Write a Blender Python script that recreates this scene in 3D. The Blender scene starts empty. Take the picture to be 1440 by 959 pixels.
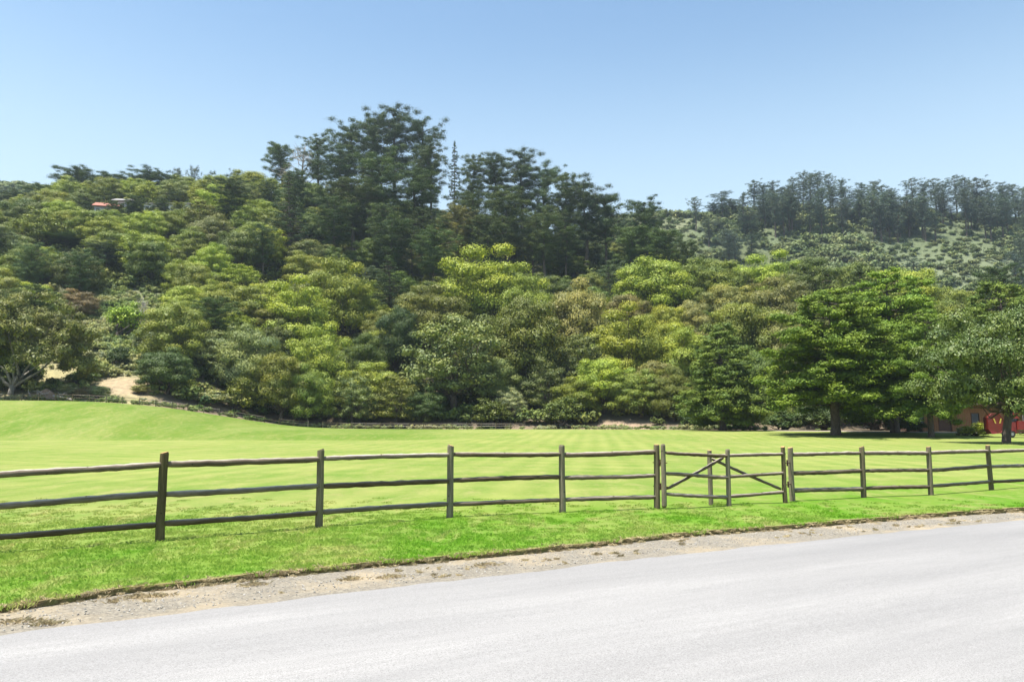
import bpy, math, random
import numpy as np
from mathutils import Vector

random.seed(11)
rng = np.random.default_rng(11)
scene = bpy.context.scene
COL = scene.collection
R = math.radians

# ------------------------------------------------------------------ camera
CAM_Z, PITCH, FPX = 1.51, R(7.02), 1100.0
cam = bpy.data.cameras.new('camera')
cam.sensor_width = 36.0
cam.lens = FPX / 1440 * 36
cam.clip_start, cam.clip_end = 0.1, 5000
cam_ob = bpy.data.objects.new('camera', cam)
COL.objects.link(cam_ob)
cam_ob.location = (0, 0, CAM_Z)
cam_ob.rotation_euler = (R(90) + PITCH, 0, 0)
scene.camera = cam_ob

# ------------------------------------------------------------------ sky, sun, exposure
SUN_EL, SUN_DIR = 73.0, Vector((-0.864, -0.503, 0)).normalized()     # direction towards the sun
world = bpy.data.worlds.new('World')
scene.world = world
world.use_nodes = True
wn = world.node_tree
bg = wn.nodes['Background']
sky = wn.nodes.new('ShaderNodeTexSky')
sky.sky_type = 'NISHITA'
sky.sun_disc = False
sky.sun_elevation = R(SUN_EL)
sky.sun_rotation = math.atan2(SUN_DIR.x, SUN_DIR.y)
sky.altitude = 0
sky.air_density = 1.1
sky.dust_density = 1.2
sky.ozone_density = 1.6
tint = wn.nodes.new('ShaderNodeMix'); tint.data_type = 'RGBA'; tint.blend_type = 'MULTIPLY'
tint.inputs[0].default_value = 1.0; tint.inputs[7].default_value = (.97, 1.08, 1.04, 1)
wn.links.new(sky.outputs[0], tint.inputs[6]); 
# low-level summer haze: the sky pales evenly towards the horizon all the way round
geo = wn.nodes.new('ShaderNodeTexCoord'); sep = wn.nodes.new('ShaderNodeSeparateXYZ'); wn.links.new(geo.outputs['Generated'], sep.inputs[0])
hr = wn.nodes.new('ShaderNodeMapRange'); hr.inputs['From Min'].default_value = .18; hr.inputs['From Max'].default_value = .52
hr.inputs['To Min'].default_value = .78; hr.inputs['To Max'].default_value = 0.0; hr.interpolation_type = 'SMOOTHSTEP'
wn.links.new(sep.outputs[2], hr.inputs['Value'])
pale = wn.nodes.new('ShaderNodeMix'); pale.data_type = 'RGBA'; pale.inputs[7].default_value = (3.8, 4.75, 5.35, 1)
wn.links.new(hr.outputs[0], pale.inputs[0]); wn.links.new(tint.outputs[2], pale.inputs[6]); wn.links.new(pale.outputs[2], bg.inputs[0])
bg.inputs[1].default_value = 0.09
sl = bpy.data.lights.new('sun', 'SUN')
sl.energy, sl.angle, sl.color = 5.0, R(0.53), (1.0, 0.955, 0.88)
sun = bpy.data.objects.new('sun', sl)
COL.objects.link(sun)
sd = Vector((SUN_DIR.x * math.cos(R(SUN_EL)), SUN_DIR.y * math.cos(R(SUN_EL)), math.sin(R(SUN_EL))))
sun.rotation_euler = sd.to_track_quat('Z', 'Y').to_euler()
vs = scene.view_settings
vs.view_transform, vs.look, vs.exposure, vs.gamma = 'Standard', 'None', 1.2, 1.0
cy = scene.cycles
cy.use_denoising = True
cy.max_bounces, cy.diffuse_bounces, cy.glossy_bounces = 6, 2, 2
cy.transmission_bounces, cy.volume_bounces, cy.transparent_max_bounces = 3, 0, 6
cy.caustics_reflective = cy.caustics_refractive = False
cy.sample_clamp_indirect = 4

# ------------------------------------------------------------------ terrain
def ss(a, b, x):
    t = np.clip((x - a) / (b - a), 0, 1)
    return t * t * (3 - 2 * t)

def vnoise(x, y, s, seed=0):
    x = x / s; y = y / s
    xi = np.floor(x).astype(int); yi = np.floor(y).astype(int)
    fx = x - xi; fy = y - yi
    fx = fx * fx * (3 - 2 * fx); fy = fy * fy * (3 - 2 * fy)
    def h(a, b):
        v = np.sin(a * 127.1 + b * 311.7 + seed * 74.7) * 43758.5453
        return v - np.floor(v)
    return (h(xi, yi) * (1 - fx) + h(xi + 1, yi) * fx) * (1 - fy) + (h(xi, yi + 1) * (1 - fx) + h(xi + 1, yi + 1) * fx) * fy

LQ = [-700, 0, 180, 280, 360, 500, 700, 820, 1000, 1100, 1300, 1440, 2100]
LD = [122, 126, 129, 137, 146, 151, 148, 146, 134, 123, 113, 111, 108]
FQ = [-700, 0, 180, 280, 360, 500, 700, 820, 1000, 1100, 1300, 1440, 2100]
FD = [126, 129, 132, 140, 149, 155, 152, 150, 142, 140, 138, 138, 138]
RQ = [-700, 0, 200, 400, 450, 550, 620, 700, 800, 870, 950, 1000, 1130, 1250, 1350, 1500, 2100]
RY = [300, 300, 292, 296, 300, 300, 312, 318, 350, 372, 402, 422, 418, 436, 462, 470, 470]
RD = [280, 290, 290, 290, 295, 300, 300, 300, 290, 285, 262, 245, 238, 232, 222, 220, 220]
HQ = [-700, -100, 60, 150, 700, 830, 900, 1000, 1100, 1250, 1440, 2100]
HY = [262, 262, 268, 345, 350, 312, 296, 296, 286, 292, 300, 300]
D2 = 500.0

BY = [-99, 17, 24, 40, 60, 67, 75, 83, 97, 105, 118, 140, 156, 999]
BZ = [0, 0, .10, .25, .50, .68, 1.0, 1.25, 1.50, 1.82, 2.35, 2.92, 3.15, 3.15]
def QQ(x, y):
    return 720 + 1108 * np.clip(x / np.maximum(y, 30), -1.25, 1.25)

def H(x, y):
    x = np.asarray(x, float); y = np.asarray(y, float)
    base = sum(np.interp(y + k, BY, BZ) for k in (-6, -3, 0, 3, 6)) / 5
    base = base - .3 * np.exp(-((y - 90) / 8.5) ** 2) * ss(8, 22, x)
    base = base - .75 * np.exp(-((y - 99) / 9.0) ** 2) * ss(-4, -14, x)
    base = base + 4.9 / (1 + np.exp(np.clip((x + 52) / 5.5, -40, 40))) * ss(97, 126, y)
    q = QQ(x, y)
    foot = np.interp(q, FQ, FD); d1 = np.interp(q, RQ, RD)
    top = CAM_Z + (615 - np.interp(q, RQ, RY)) / 1108 * d1
    fb = .0125 * 135 + .00008 * 135 ** 2
    rise = top - fb
    s = (y - foot) / (d1 - foot)
    sc_ = np.clip(s, 0, 1)
    up = .55 * sc_ + .45 * sc_ * sc_ * (3 - 2 * sc_)
    valley = .45
    down = 1 - (1 - valley) * ss(d1, d1 + 60, y)
    hill = rise * up * down
    yv = d1 + 60
    z2 = CAM_Z + (615 - np.interp(q, HQ, HY)) / 1108 * D2 - fb
    s2 = np.clip((y - yv) / (D2 - yv), 0, 1)
    far = (z2 - rise * valley) * (.5 * s2 + .5 * ss(0, 1, s2)) * (1 - .45 * ss(D2, D2 + 260, y))
    bumps = (vnoise(x, y, 23, 1) - .5) * 4.0 + (vnoise(x, y, 9, 2) - .5) * 1.4
    z = base + hill + np.where(y > yv, far, 0) + bumps * ss(foot, foot + 25, y)
    return z

def h1(x, y):
    return float(H(x, y))

def ray(px, py):
    v = 479.5 - py
    dy = FPX * math.cos(PITCH) - v * math.sin(PITCH)
    return (px - 720) / dy, (FPX * math.sin(PITCH) + v * math.cos(PITCH)) / dy     # dx/dy , dz/dy

def at(px, py, d):
    a, b = ray(px, py)
    return Vector((a * d, d, CAM_Z + b * d))

def on_plane(px, py, z=0.0):
    a, b = ray(px, py)
    d = (z - CAM_Z) / b
    return Vector((a * d, d, z))

def on_ground(px, py, d0=4.0, d1=900.0):
    a, b = ray(px, py)
    ds = np.arange(d0, d1, 0.25)
    hit = H(a * ds, ds) > CAM_Z + b * ds
    if not hit.any():
        return None
    d = float(ds[np.argmax(hit)])
    return Vector((a * d, d, h1(a * d, d)))

def proj(p):
    c, s = math.cos(PITCH), math.sin(PITCH)
    z = p[2] - CAM_Z
    f = p[1] * c + z * s
    return 720 + FPX * p[0] / f, 479.5 - FPX * (-p[1] * s + z * c) / f

# ------------------------------------------------------------------ mesh helpers
class MB:
    def __init__(self):
        self.v, self.f = [], []
    def add(self, vs, fs):
        o = len(self.v)
        self.v += [tuple(v) for v in vs]
        self.f += [tuple(i + o for i in f) for f in fs]
        return self
    def box(self, x0, x1, y0, y1, z0, z1, bev=0.0):
        if bev <= 0:
            vs = [(x, y, z) for z in (z0, z1) for x, y in ((x0, y0), (x1, y0), (x1, y1), (x0, y1))]
            return self.add(vs, [(3, 2, 1, 0), (4, 5, 6, 7), (0, 1, 5, 4), (1, 2, 6, 5), (2, 3, 7, 6), (3, 0, 4, 7)])
        b = bev
        ring = [(x0 + b, y0), (x1 - b, y0), (x1, y0 + b), (x1, y1 - b), (x1 - b, y1), (x0 + b, y1), (x0, y1 - b), (x0, y0 + b)]
        vs = [(x, y, z) for z in (z0, z1) for x, y in ring]
        return self.add(vs, [tuple(range(7, -1, -1)), tuple(range(8, 16))] + [(i, (i + 1) % 8, 8 + (i + 1) % 8, 8 + i) for i in range(8)])
    def tube(self, pts, rad, n=8, jit=0.0, cap=True, flat=1.0):
        pts = [Vector(p) for p in pts]
        m = len(pts)
        if not hasattr(rad, '__len__'):
            rad = [rad] * m
        vs = []
        ref = Vector((0, 0, 1)) if abs((pts[-1] - pts[0]).normalized().z) < .9 else Vector((1, 0, 0))
        for i, p in enumerate(pts):
            t = (pts[min(i + 1, m - 1)] - pts[max(i - 1, 0)]).normalized()
            a = t.cross(ref).normalized(); b = a.cross(t).normalized()
            for k in range(n):
                an = 2 * math.pi * k / n
                r = rad[i] * (1 + (random.random() - .5) * jit)
                vs.append(p + a * (math.cos(an) * r) + b * (math.sin(an) * r * flat))
        fs = [(i * n + k, i * n + (k + 1) % n, (i + 1) * n + (k + 1) % n, (i + 1) * n + k) for i in range(m - 1) for k in range(n)]
        if cap:
            fs += [tuple(range(n - 1, -1, -1)), tuple((m - 1) * n + k for k in range(n))]
        return self.add(vs, fs)
    def prism(self, poly, x0, x1):          # polygon in (y,z) extruded along x
        n = len(poly)
        vs = [(x0, a, b) for a, b in poly] + [(x1, a, b) for a, b in poly]
        return self.add(vs, [tuple(range(n)), tuple(range(2 * n - 1, n - 1, -1))] + [(i, n + i, n + (i + 1) % n, (i + 1) % n) for i in range(n)])
    def mesh(self, name, mat, smooth=False):
        me = bpy.data.meshes.new(name)
        me.from_pydata(self.v, [], self.f)
        me.materials.append(mat)
        if smooth:
            me.polygons.foreach_set('use_smooth', [True] * len(me.polygons))
        me.update()
        return me

def npmesh(name, V, F, mat, tone=None, smooth=False):
    k = F.shape[1]
    me = bpy.data.meshes.new(name)
    me.vertices.add(len(V)); me.vertices.foreach_set('co', np.ascontiguousarray(V, np.float32).ravel())
    me.loops.add(F.size); me.loops.foreach_set('vertex_index', np.ascontiguousarray(F, np.int32).ravel())
    me.polygons.add(len(F)); me.polygons.foreach_set('loop_start', np.arange(0, F.size, k, dtype=np.int32))
    if tone is not None:
        at_ = me.attributes.new('tone', 'FLOAT', 'FACE')
        at_.data.foreach_set('value', np.ascontiguousarray(tone, np.float32))
    me.materials.append(mat)
    me.update(calc_edges=True)
    me.polygons.foreach_set('use_smooth', [smooth] * len(F))
    return me

def obj(name, me, parent=None, loc=None, rot=None, scale=None):
    o = bpy.data.objects.new(name, me)
    COL.objects.link(o)
    if parent: o.parent = parent
    if loc is not None: o.location = loc
    if rot is not None: o.rotation_euler = rot
    if scale is not None: o.scale = scale
    return o

def tag(o, label=None, cat=None, group=None, kind=None):
    if label: o['label'] = label
    if cat: o['category'] = cat
    if group: o['group'] = group
    if kind: o['kind'] = kind
    return o

# ------------------------------------------------------------------ materials
def newmat(name):
    m = bpy.data.materials.new(name)
    m.use_nodes = True
    nt = m.node_tree
    p = nt.nodes['Principled BSDF']
    return m, nt, p

class NT:
    def __init__(self, nt): self.nt = nt
    def n(self, t, **k):
        nd = self.nt.nodes.new(t)
        for a, b in k.items(): setattr(nd, a, b)
        return nd
    def l(self, a, b): self.nt.links.new(a, b)
    def noise(self, vec, scale, detail=4, rough=.6, out=0, dist=0.0):
        nd = self.n('ShaderNodeTexNoise'); nd.inputs['Scale'].default_value = scale
        nd.inputs['Detail'].default_value = detail; nd.inputs['Roughness'].default_value = rough
        nd.inputs['Distortion'].default_value = dist
        if vec is not None: self.l(vec, nd.inputs['Vector'])
        return nd.outputs[out]
    def ramp(self, fac, stops):
        r = self.n('ShaderNodeValToRGB'); e = r.color_ramp.elements
        while len(e) < len(stops): e.new(.5)
        for k, (p, c) in zip(e, stops):
            k.position = p; k.color = (c, c, c, 1) if not hasattr(c, '__len__') else (*c, 1)
        self.l(fac, r.inputs[0]); return r.outputs[0]
    def mix(self, fac, a, b, mode='MIX'):
        m = self.n('ShaderNodeMix', data_type='RGBA', blend_type=mode)
        for s, v in ((m.inputs[0], fac), (m.inputs[6], a), (m.inputs[7], b)):
            if hasattr(v, 'default_value') or hasattr(v, 'links'): self.l(v, s)
            elif hasattr(v, '__len__'): s.default_value = (*v, 1)
            else: s.default_value = v
        return m.outputs[2]
    def math(self, op, a, b=None, c=None):
        m = self.n('ShaderNodeMath', operation=op)
        for s, v in zip(m.inputs, (a, b, c)):
            if v is None: continue
            if hasattr(v, 'links'): self.l(v, s)
            else: s.default_value = v
        return m.outputs[0]
    def mapping(self, vec, scale=(1, 1, 1), rot=(0, 0, 0)):
        m = self.n('ShaderNodeMapping'); m.inputs['Scale'].default_value = scale; m.inputs['Rotation'].default_value = rot
        self.l(vec, m.inputs['Vector']); return m.outputs[0]
    def bump(self, h, p, strength=.5, dist=.02):
        b = self.n('ShaderNodeBump'); b.inputs['Strength'].default_value = strength; b.inputs['Distance'].default_value = dist
        self.l(h, b.inputs['Height']); self.l(b.outputs[0], p.inputs['Normal'])

def pos(N): return N.n('ShaderNodeNewGeometry').outputs['Position']

def foliage(name, translucent=.14, spec=.25, rough=.5, col=None):
    m, nt, p = newmat(name); N = NT(nt)
    if col is None:
        info = N.n('ShaderNodeObjectInfo'); base = info.outputs['Color']; rnd = info.outputs['Random']
    else:
        info = N.n('ShaderNodeObjectInfo'); rnd = info.outputs['Random']
        base = N.ramp(N.noise(pos(N), .09, 3, .6), col)
    tone = N.n('ShaderNodeAttribute', attribute_name='tone').outputs['Fac']
    warm = N.mix(1.0, base, (1.28, 1.16, .72), 'MULTIPLY')
    cool = N.mix(1.0, base, (.72, .82, .95), 'MULTIPLY')
    c = N.mix(tone, cool, warm)
    hs = N.n('ShaderNodeHueSaturation'); N.l(c, hs.inputs['Color'])
    N.l(N.math('MULTIPLY_ADD', rnd, .022, .487), hs.inputs['Hue'])
    N.l(N.math('MULTIPLY_ADD', rnd, .4, .8), hs.inputs['Value'])
    c = hs.outputs[0]
    N.l(c, p.inputs['Base Color'])
    p.inputs['Roughness'].default_value = rough
    p.inputs['Specular IOR Level'].default_value = spec
    tr = N.n('ShaderNodeBsdfTranslucent')
    N.l(N.mix(1.0, c, (1.25, 1.35, .6), 'MULTIPLY'), tr.inputs[0])
    mx = N.n('ShaderNodeMixShader'); mx.inputs[0].default_value = translucent
    N.l(p.outputs[0], mx.inputs[1]); N.l(tr.outputs[0], mx.inputs[2])
    N.l(mx.outputs[0], nt.nodes['Material Output'].inputs[0])
    return m

def bark(name, a, b, scale=3.0):
    m, nt, p = newmat(name); N = NT(nt)
    co = N.n('ShaderNodeTexCoord').outputs['Object']
    f = N.noise(N.mapping(co, (scale, scale, scale * .18)), 2.2, 6, .7)
    N.l(N.ramp(f, [(.3, a), (.7, b)]), p.inputs['Base Color'])
    p.inputs['Roughness'].default_value = .9
    N.bump(f, p, .8, .06)
    return m

def simple(name, col, rough=.6, metal=0.0, var=.15, scale=6.0):
    m, nt, p = newmat(name); N = NT(nt)
    co = N.n('ShaderNodeTexCoord').outputs['Object']
    f = N.noise(co, scale, 5, .65)
    lo = tuple(c * (1 - var) for c in col); hi = tuple(min(1, c * (1 + var)) for c in col)
    N.l(N.ramp(f, [(.3, lo), (.7, hi)]), p.inputs['Base Color'])
    p.inputs['Roughness'].default_value = rough; p.inputs['Metallic'].default_value = metal
    N.bump(f, p, .15, .01)
    return m

M_LEAF = foliage('leaves')
M_NEEDLE = foliage('needles', .12, .2, .6)
M_GLOSS = foliage('glossy_leaves', .15, .32, .5)
M_BARK = bark('bark_brown', (.045, .034, .025), (.13, .10, .075))
M_BARKPALE = bark('bark_pale', (.10, .09, .075), (.27, .245, .21))
M_BARKRED = bark('bark_redwood', (.035, .025, .022), (.15, .115, .095), 5)
M_DEADWOOD = bark('dead_wood', (.25, .21, .19), (.5, .45, .42))
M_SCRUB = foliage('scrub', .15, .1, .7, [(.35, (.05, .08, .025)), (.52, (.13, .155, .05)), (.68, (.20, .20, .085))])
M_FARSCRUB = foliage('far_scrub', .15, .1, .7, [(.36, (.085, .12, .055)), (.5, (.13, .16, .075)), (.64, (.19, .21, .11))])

M_PALESCRUB = foliage('pale_scrub', .15, .1, .7, [(.36, (.13, .19, .06)), (.5, (.22, .26, .12)), (.66, (.34, .33, .2))])
# lawn colour shared by the sheet and the grass blades (depends only on the place in the meadow)
FX, FY = .864, .503          # direction of the roadside fence
def lawn_colour(N):
    P = pos(N)
    sep = N.n('ShaderNodeSeparateXYZ'); N.l(P, sep.inputs[0])
    # signed distance beyond the fence line
    dist = N.math('ADD', N.math('ADD', N.math('MULTIPLY', sep.outputs[0], -FY), N.math('MULTIPLY', sep.outputs[1], FX)), -(11.2 * FX + 4.95 * FY))
    wob = N.math('MULTIPLY_ADD', N.noise(P, .55, 3, .6), 1.6, -.8)
    fac = N.math('MULTIPLY_ADD', N.math('ADD', dist, wob), .02, .2)
    verge, field, back = (.105, .20, .014), (.135, .188, .036), (.15, .20, .03)
    c = N.ramp(fac, [(.165, verge), (.25, (.13, .20, .025)), (.33, field), (.9, (.15, .195, .04))])
    # raised ground at the left is greener
    m = N.n('ShaderNodeMapRange'); m.inputs['From Min'].default_value = 96; m.inputs['From Max'].default_value = 104
    N.l(sep.outputs[1], m.inputs['Value'])
    m2 = N.n('ShaderNodeMapRange'); m2.inputs['From Min'].default_value = -2; m2.inputs['From Max'].default_value = -16
    N.l(sep.outputs[0], m2.inputs['Value'])
    c = N.mix(N.math('MULTIPLY', m.outputs[0], m2.outputs[0]), c, (.118, .165, .026))
    # patchy dry straw
    n1 = N.noise(N.mapping(P, (1, .45, 1), (0, 0, .5)), .32, 7, .68, dist=.6)
    c = N.mix(N.math('MULTIPLY', N.ramp(n1, [(.42, 0.0), (.72, .55)]), N.math('MULTIPLY_ADD', N.math('MULTIPLY', m.outputs[0], m2.outputs[0]), -.6, 1.0)), c, (.30, .25, .10))
    n2 = N.noise(P, 1.7, 6, .7)
    n3 = N.noise(N.mapping(P, (1, .6, 1)), .11, 5, .7, dist=1.0)
    c = N.mix(N.ramp(n3, [(.4, .55), (.6, 0.0)]), c, N.mix(1.0, c, (.66, .88, .6), 'MULTIPLY'))
    n5 = N.noise(N.mapping(P, (1, .5, 1), (0, 0, -.4)), .055, 6, .72, dist=1.2)
    c = N.mix(N.ramp(n5, [(.46, 0.0), (.62, .42)]), c, (.25, .25, .09))
    n4 = N.noise(N.mapping(P, (1.4, .5, 1), (0, 0, .35)), .9, 6, .75, dist=.8)
    mound = N.math('MULTIPLY', m.outputs[0], m2.outputs[0])
    c = N.mix(N.math('MULTIPLY', N.ramp(n4, [(.5, 0.0), (.66, .7)]), N.math('MULTIPLY_ADD', mound, -.25, 1.0)), c, (.27, .235, .10))
    c = N.mix(N.ramp(n2, [(.35, 0.0), (.7, .6)]), c, N.mix(1.0, c, (.62, .86, .55), 'MULTIPLY'))
    # mowing passes
    w = N.n('ShaderNodeTexWave', bands_direction='X', wave_profile='SIN'); w.inputs['Scale'].default_value = .19
    w.inputs['Distortion'].default_value = .5; w.inputs['Detail Scale'].default_value = .3
    N.l(N.mapping(P, (1, 1, 1), (0, 0, R(6))), w.inputs['Vector'])
    w2 = N.n('ShaderNodeTexWave', bands_direction='X'); w2.inputs['Scale'].default_value = .1
    w2.inputs['Distortion'].default_value = .6
    N.l(N.mapping(P, (1, 1, 1), (0, 0, R(-62))), w2.inputs['Vector'])
    flat_ = N.math('SUBTRACT', 1.0, N.math('MULTIPLY', m.outputs[0], m2.outputs[0]))
    st = N.math('MULTIPLY', N.math('MULTIPLY', flat_, N.ramp(N.noise(P, .08, 3), [(.38, .15), (.6, 1.0)])), N.math('MULTIPLY', N.math('MULTIPLY_ADD', w.outputs['Fac'], .6, N.math('MULTIPLY', w2.outputs['Fac'], .4)), N.ramp(fac, [(.2, 0.0), (.3, 1.0)])))
    c = N.mix(N.math('MULTIPLY', st, .6), c, (.28, .28, .09))
    return c, n2, P

def make_lawn_mat():
    m, nt, p = newmat('lawn'); N = NT(nt)
    c, n2, P = lawn_colour(N)
    f = N.noise(P, 9, 5, .75)
    c = N.mix(N.ramp(f, [(.35, 0.0), (.75, .55)]), c, N.mix(1.0, c, (.5, .62, .4), 'MULTIPLY'))
    e = N.n('ShaderNodeAttribute', attribute_name='lip').outputs['Fac']
    c = N.mix(N.math('MULTIPLY', e, N.ramp(N.noise(P, 6, 4, .7), [(.3, .5), (.6, 1.0)])), c, N.ramp(N.noise(P, 40, 3, .7), [(.35, (.09, .062, .03)), (.65, (.26, .20, .10))]))
    N.l(c, p.inputs['Base Color']); p.inputs['Roughness'].default_value = .95
    p.inputs['Specular IOR Level'].default_value = .1
    N.bump(f, p, .6, .05)
    return m
def make_blade_mat():
    m, nt, p = newmat('grass_blades'); N = NT(nt)
    c, n2, P = lawn_colour(N)
    tone = N.n('ShaderNodeAttribute', attribute_name='tone').outputs['Fac']
    c = N.mix(tone, N.mix(1.0, c, (1.6, 1.7, 1.5), 'MULTIPLY'), N.mix(1.0, c, (2.7, 2.5, 2.7), 'MULTIPLY'))
    N.l(c, p.inputs['Base Color']); p.inputs['Roughness'].default_value = .7
    p.inputs['Specular IOR Level'].default_value = .15
    tr = N.n('ShaderNodeBsdfTranslucent'); N.l(c, tr.inputs[0])
    mx = N.n('ShaderNodeMixShader'); mx.inputs[0].default_value = .45
    N.l(p.outputs[0], mx.inputs[1]); N.l(tr.outputs[0], mx.inputs[2])
    N.l(mx.outputs[0], nt.nodes['Material Output'].inputs[0])
    return m
M_LAWN, M_BLADE = make_lawn_mat(), make_blade_mat()

def make_dry_mat():
    m, nt, p = newmat('dry_grass'); N = NT(nt)
    tone = N.n('ShaderNodeAttribute', attribute_name='tone').outputs['Fac']
    n = N.noise(pos(N), 1.2, 3)
    a = N.mix(tone, (.30, .22, .12), (.55, .45, .26))
    c = N.mix(N.ramp(n, [(.4, 0.0), (.65, .25)]), a, (.22, .23, .07))
    N.l(c, p.inputs['Base Color']); p.inputs['Roughness'].default_value = .85
    return m
M_DRY = make_dry_mat()

def make_ground_mat():
    m, nt, p = newmat('hillside_earth'); N = NT(nt)
    c = N.n('ShaderNodeAttribute', attribute_name='soil').outputs['Color']
    n = N.noise(pos(N), .8, 6, .7)
    c = N.mix(N.ramp(n, [(.3, 0.0), (.7, 1.0)]), N.mix(1.0, c, (.6, .62, .6), 'MULTIPLY'), N.mix(1.0, c, (1.25, 1.2, 1.15), 'MULTIPLY'))
    N.l(c, p.inputs['Base Color']); p.inputs['Roughness'].default_value = 1
    N.bump(n, p, 1.0, .5)
    return m
M_GROUND = make_ground_mat()

def make_road_mat():
    m, nt, p = newmat('old_asphalt'); N = NT(nt)
    P = pos(N)
    ang = math.atan2(.52, .86)
    along = N.mapping(P, (1, 1, 1), (0, 0, -ang))
    broad = N.noise(N.mapping(along, (.12, .9, 1)), 1.0, 4, .55)
    streak = N.noise(N.mapping(along, (.9, 9, 1)), 1.0, 5, .7)
    fine = N.noise(P, 120, 3, .8)
    spk = N.noise(P, 38, 4, .8)
    c = N.ramp(broad, [(.3, (.25, .244, .242)), (.7, (.365, .354, .344))])
    c = N.mix(N.ramp(streak, [(.35, .3), (.7, 0.0)]), c, (.155, .15, .15))
    c = N.mix(N.ramp(N.noise(N.mapping(along, (.05, .28, 1)), 1.0, 3, .5), [(.42, .38), (.6, 0.0)]), c, (.17, .165, .165))
    c = N.mix(N.ramp(fine, [(.35, .6), (.62, 0.0)]), c, (.11, .105, .10))
    c = N.mix(N.ramp(N.noise(P, 60, 3, .8), [(.38, .5), (.5, 0.0)]), c, (.12, .115, .11))
    c = N.mix(N.ramp(spk, [(.55, 0.0), (.75, .4)]), c, (.42, .41, .40))
    # hairline cracks
    v = N.n('ShaderNodeTexVoronoi', feature='DISTANCE_TO_EDGE'); v.inputs['Scale'].default_value = .33
    N.l(N.mix(.25, P, N.noise(P, 1.6, 6, .7, out=1)), v.inputs['Vector'])
    msk = N.math('MULTIPLY', N.ramp(v.outputs[0], [(0.0, 1.0), (.003, 0.0)]), N.ramp(N.noise(P, .5, 2), [(.6, 0.0), (.7, .4)]))
    c = N.mix(msk, c, (.10, .095, .09))
    N.l(c, p.inputs['Base Color']); p.inputs['Roughness'].default_value = .75
    p.inputs['Specular IOR Level'].default_value = .2
    N.bump(fine, p, .35, .004)
    return m
M_ROAD = make_road_mat()

def make_gravel_mat():
    m, nt, p = newmat('gravel_shoulder'); N = NT(nt)
    P = pos(N)
    a = N.noise(P, 28, 6, .8); b = N.noise(P, .9, 4, .6); v = N.n('ShaderNodeTexVoronoi'); v.inputs['Scale'].default_value = 45
    N.l(P, v.inputs['Vector'])
    c = N.ramp(a, [(.3, (.105, .09, .07)), (.55, (.185, .163, .126)), (.72, (.28, .25, .195))])
    sp = N.n('ShaderNodeSeparateColor'); N.l(v.outputs['Color'], sp.inputs[0]); c = N.mix(.6, c, N.mix(1.0, c, N.ramp(sp.outputs[0], [(0.0, .55), (1.0, 1.5)]), 'MULTIPLY'))
    c = N.mix(N.ramp(b, [(.48, 0.0), (.7, .6)]), c, (.36, .28, .17))
    N.l(c, p.inputs['Base Color']); p.inputs['Roughness'].default_value = .95
    N.bump(a, p, .8, .015)
    return m
M_GRAVEL = make_gravel_mat()

def make_wood(name, dark, mid, green=.35):
    m, nt, p = newmat(name); N = NT(nt)
    co = N.n('ShaderNodeTexCoord').outputs['Object']
    g = N.noise(N.mapping(co, (26, 26, 2.2)), 1.0, 6, .7)
    g2 = N.noise(co, 2.2, 4, .6)
    c = N.ramp(g, [(.3, dark), (.7, mid)])
    c = N.mix(N.ramp(g2, [(.4, 0.0), (.65, green)]), c, (.10, .11, .035))
    # sunlit tops put into the colour: upward-facing wood is painted paler
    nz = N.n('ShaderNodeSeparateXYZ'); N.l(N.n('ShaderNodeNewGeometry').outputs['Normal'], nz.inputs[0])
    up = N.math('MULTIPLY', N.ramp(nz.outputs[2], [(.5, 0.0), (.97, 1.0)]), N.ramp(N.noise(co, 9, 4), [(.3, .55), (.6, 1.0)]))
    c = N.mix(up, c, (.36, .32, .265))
    p.inputs['Specular IOR Level'].default_value = .12
    rd = N.n('ShaderNodeObjectInfo').outputs['Random']
    hs = N.n('ShaderNodeHueSaturation'); N.l(c, hs.inputs['Color']); N.l(N.math('MULTIPLY_ADD', rd, .7, .7), hs.inputs['Value']); N.l(N.math('MULTIPLY_ADD', rd, -.4, 1.1), hs.inputs['Saturation'])
    kn = N.noise(co, 14, 2, .5)
    c = N.mix(N.ramp(kn, [(.68, 0.0), (.74, .8)]), hs.outputs[0], (.02, .015, .01))
    N.l(c, p.inputs['Base Color']); p.inputs['Roughness'].default_value = .9
    N.bump(g, p, .9, .012)
    return m
M_RAIL = make_wood('weathered_rail', (.05, .034, .024), (.19, .14, .10), .15)
M_POST = make_wood('weathered_post', (.065, .05, .03), (.20, .16, .095), .4)
M_POSTTOP = simple('cut_wood_end', (.42, .24, .10), .85, 0, .3, 20)
M_IRON = simple('rusty_iron', (.07, .035, .025), .7, .6, .4, 30)

# ------------------------------------------------------------------ setting: ground sheets
def grid_mesh(name, X, Y, Z, mat, attr=None, smooth=True):
    n, m = X.shape
    V = np.stack([X, Y, Z], -1).reshape(-1, 3)
    idx = np.arange(n * m).reshape(n, m)
    F = np.stack([idx[:-1, :-1], idx[:-1, 1:], idx[1:, 1:], idx[1:, :-1]], -1).reshape(-1, 4)
    me = npmesh(name, V, F, mat, smooth=smooth)
    if attr is not None:
        a = me.color_attributes.new('soil', 'FLOAT_COLOR', 'POINT')
        c = np.concatenate([attr.reshape(-1, 3), np.ones((n * m, 1))], 1)
        a.data.foreach_set('color', c.astype(np.float32).ravel())
    return me

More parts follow.
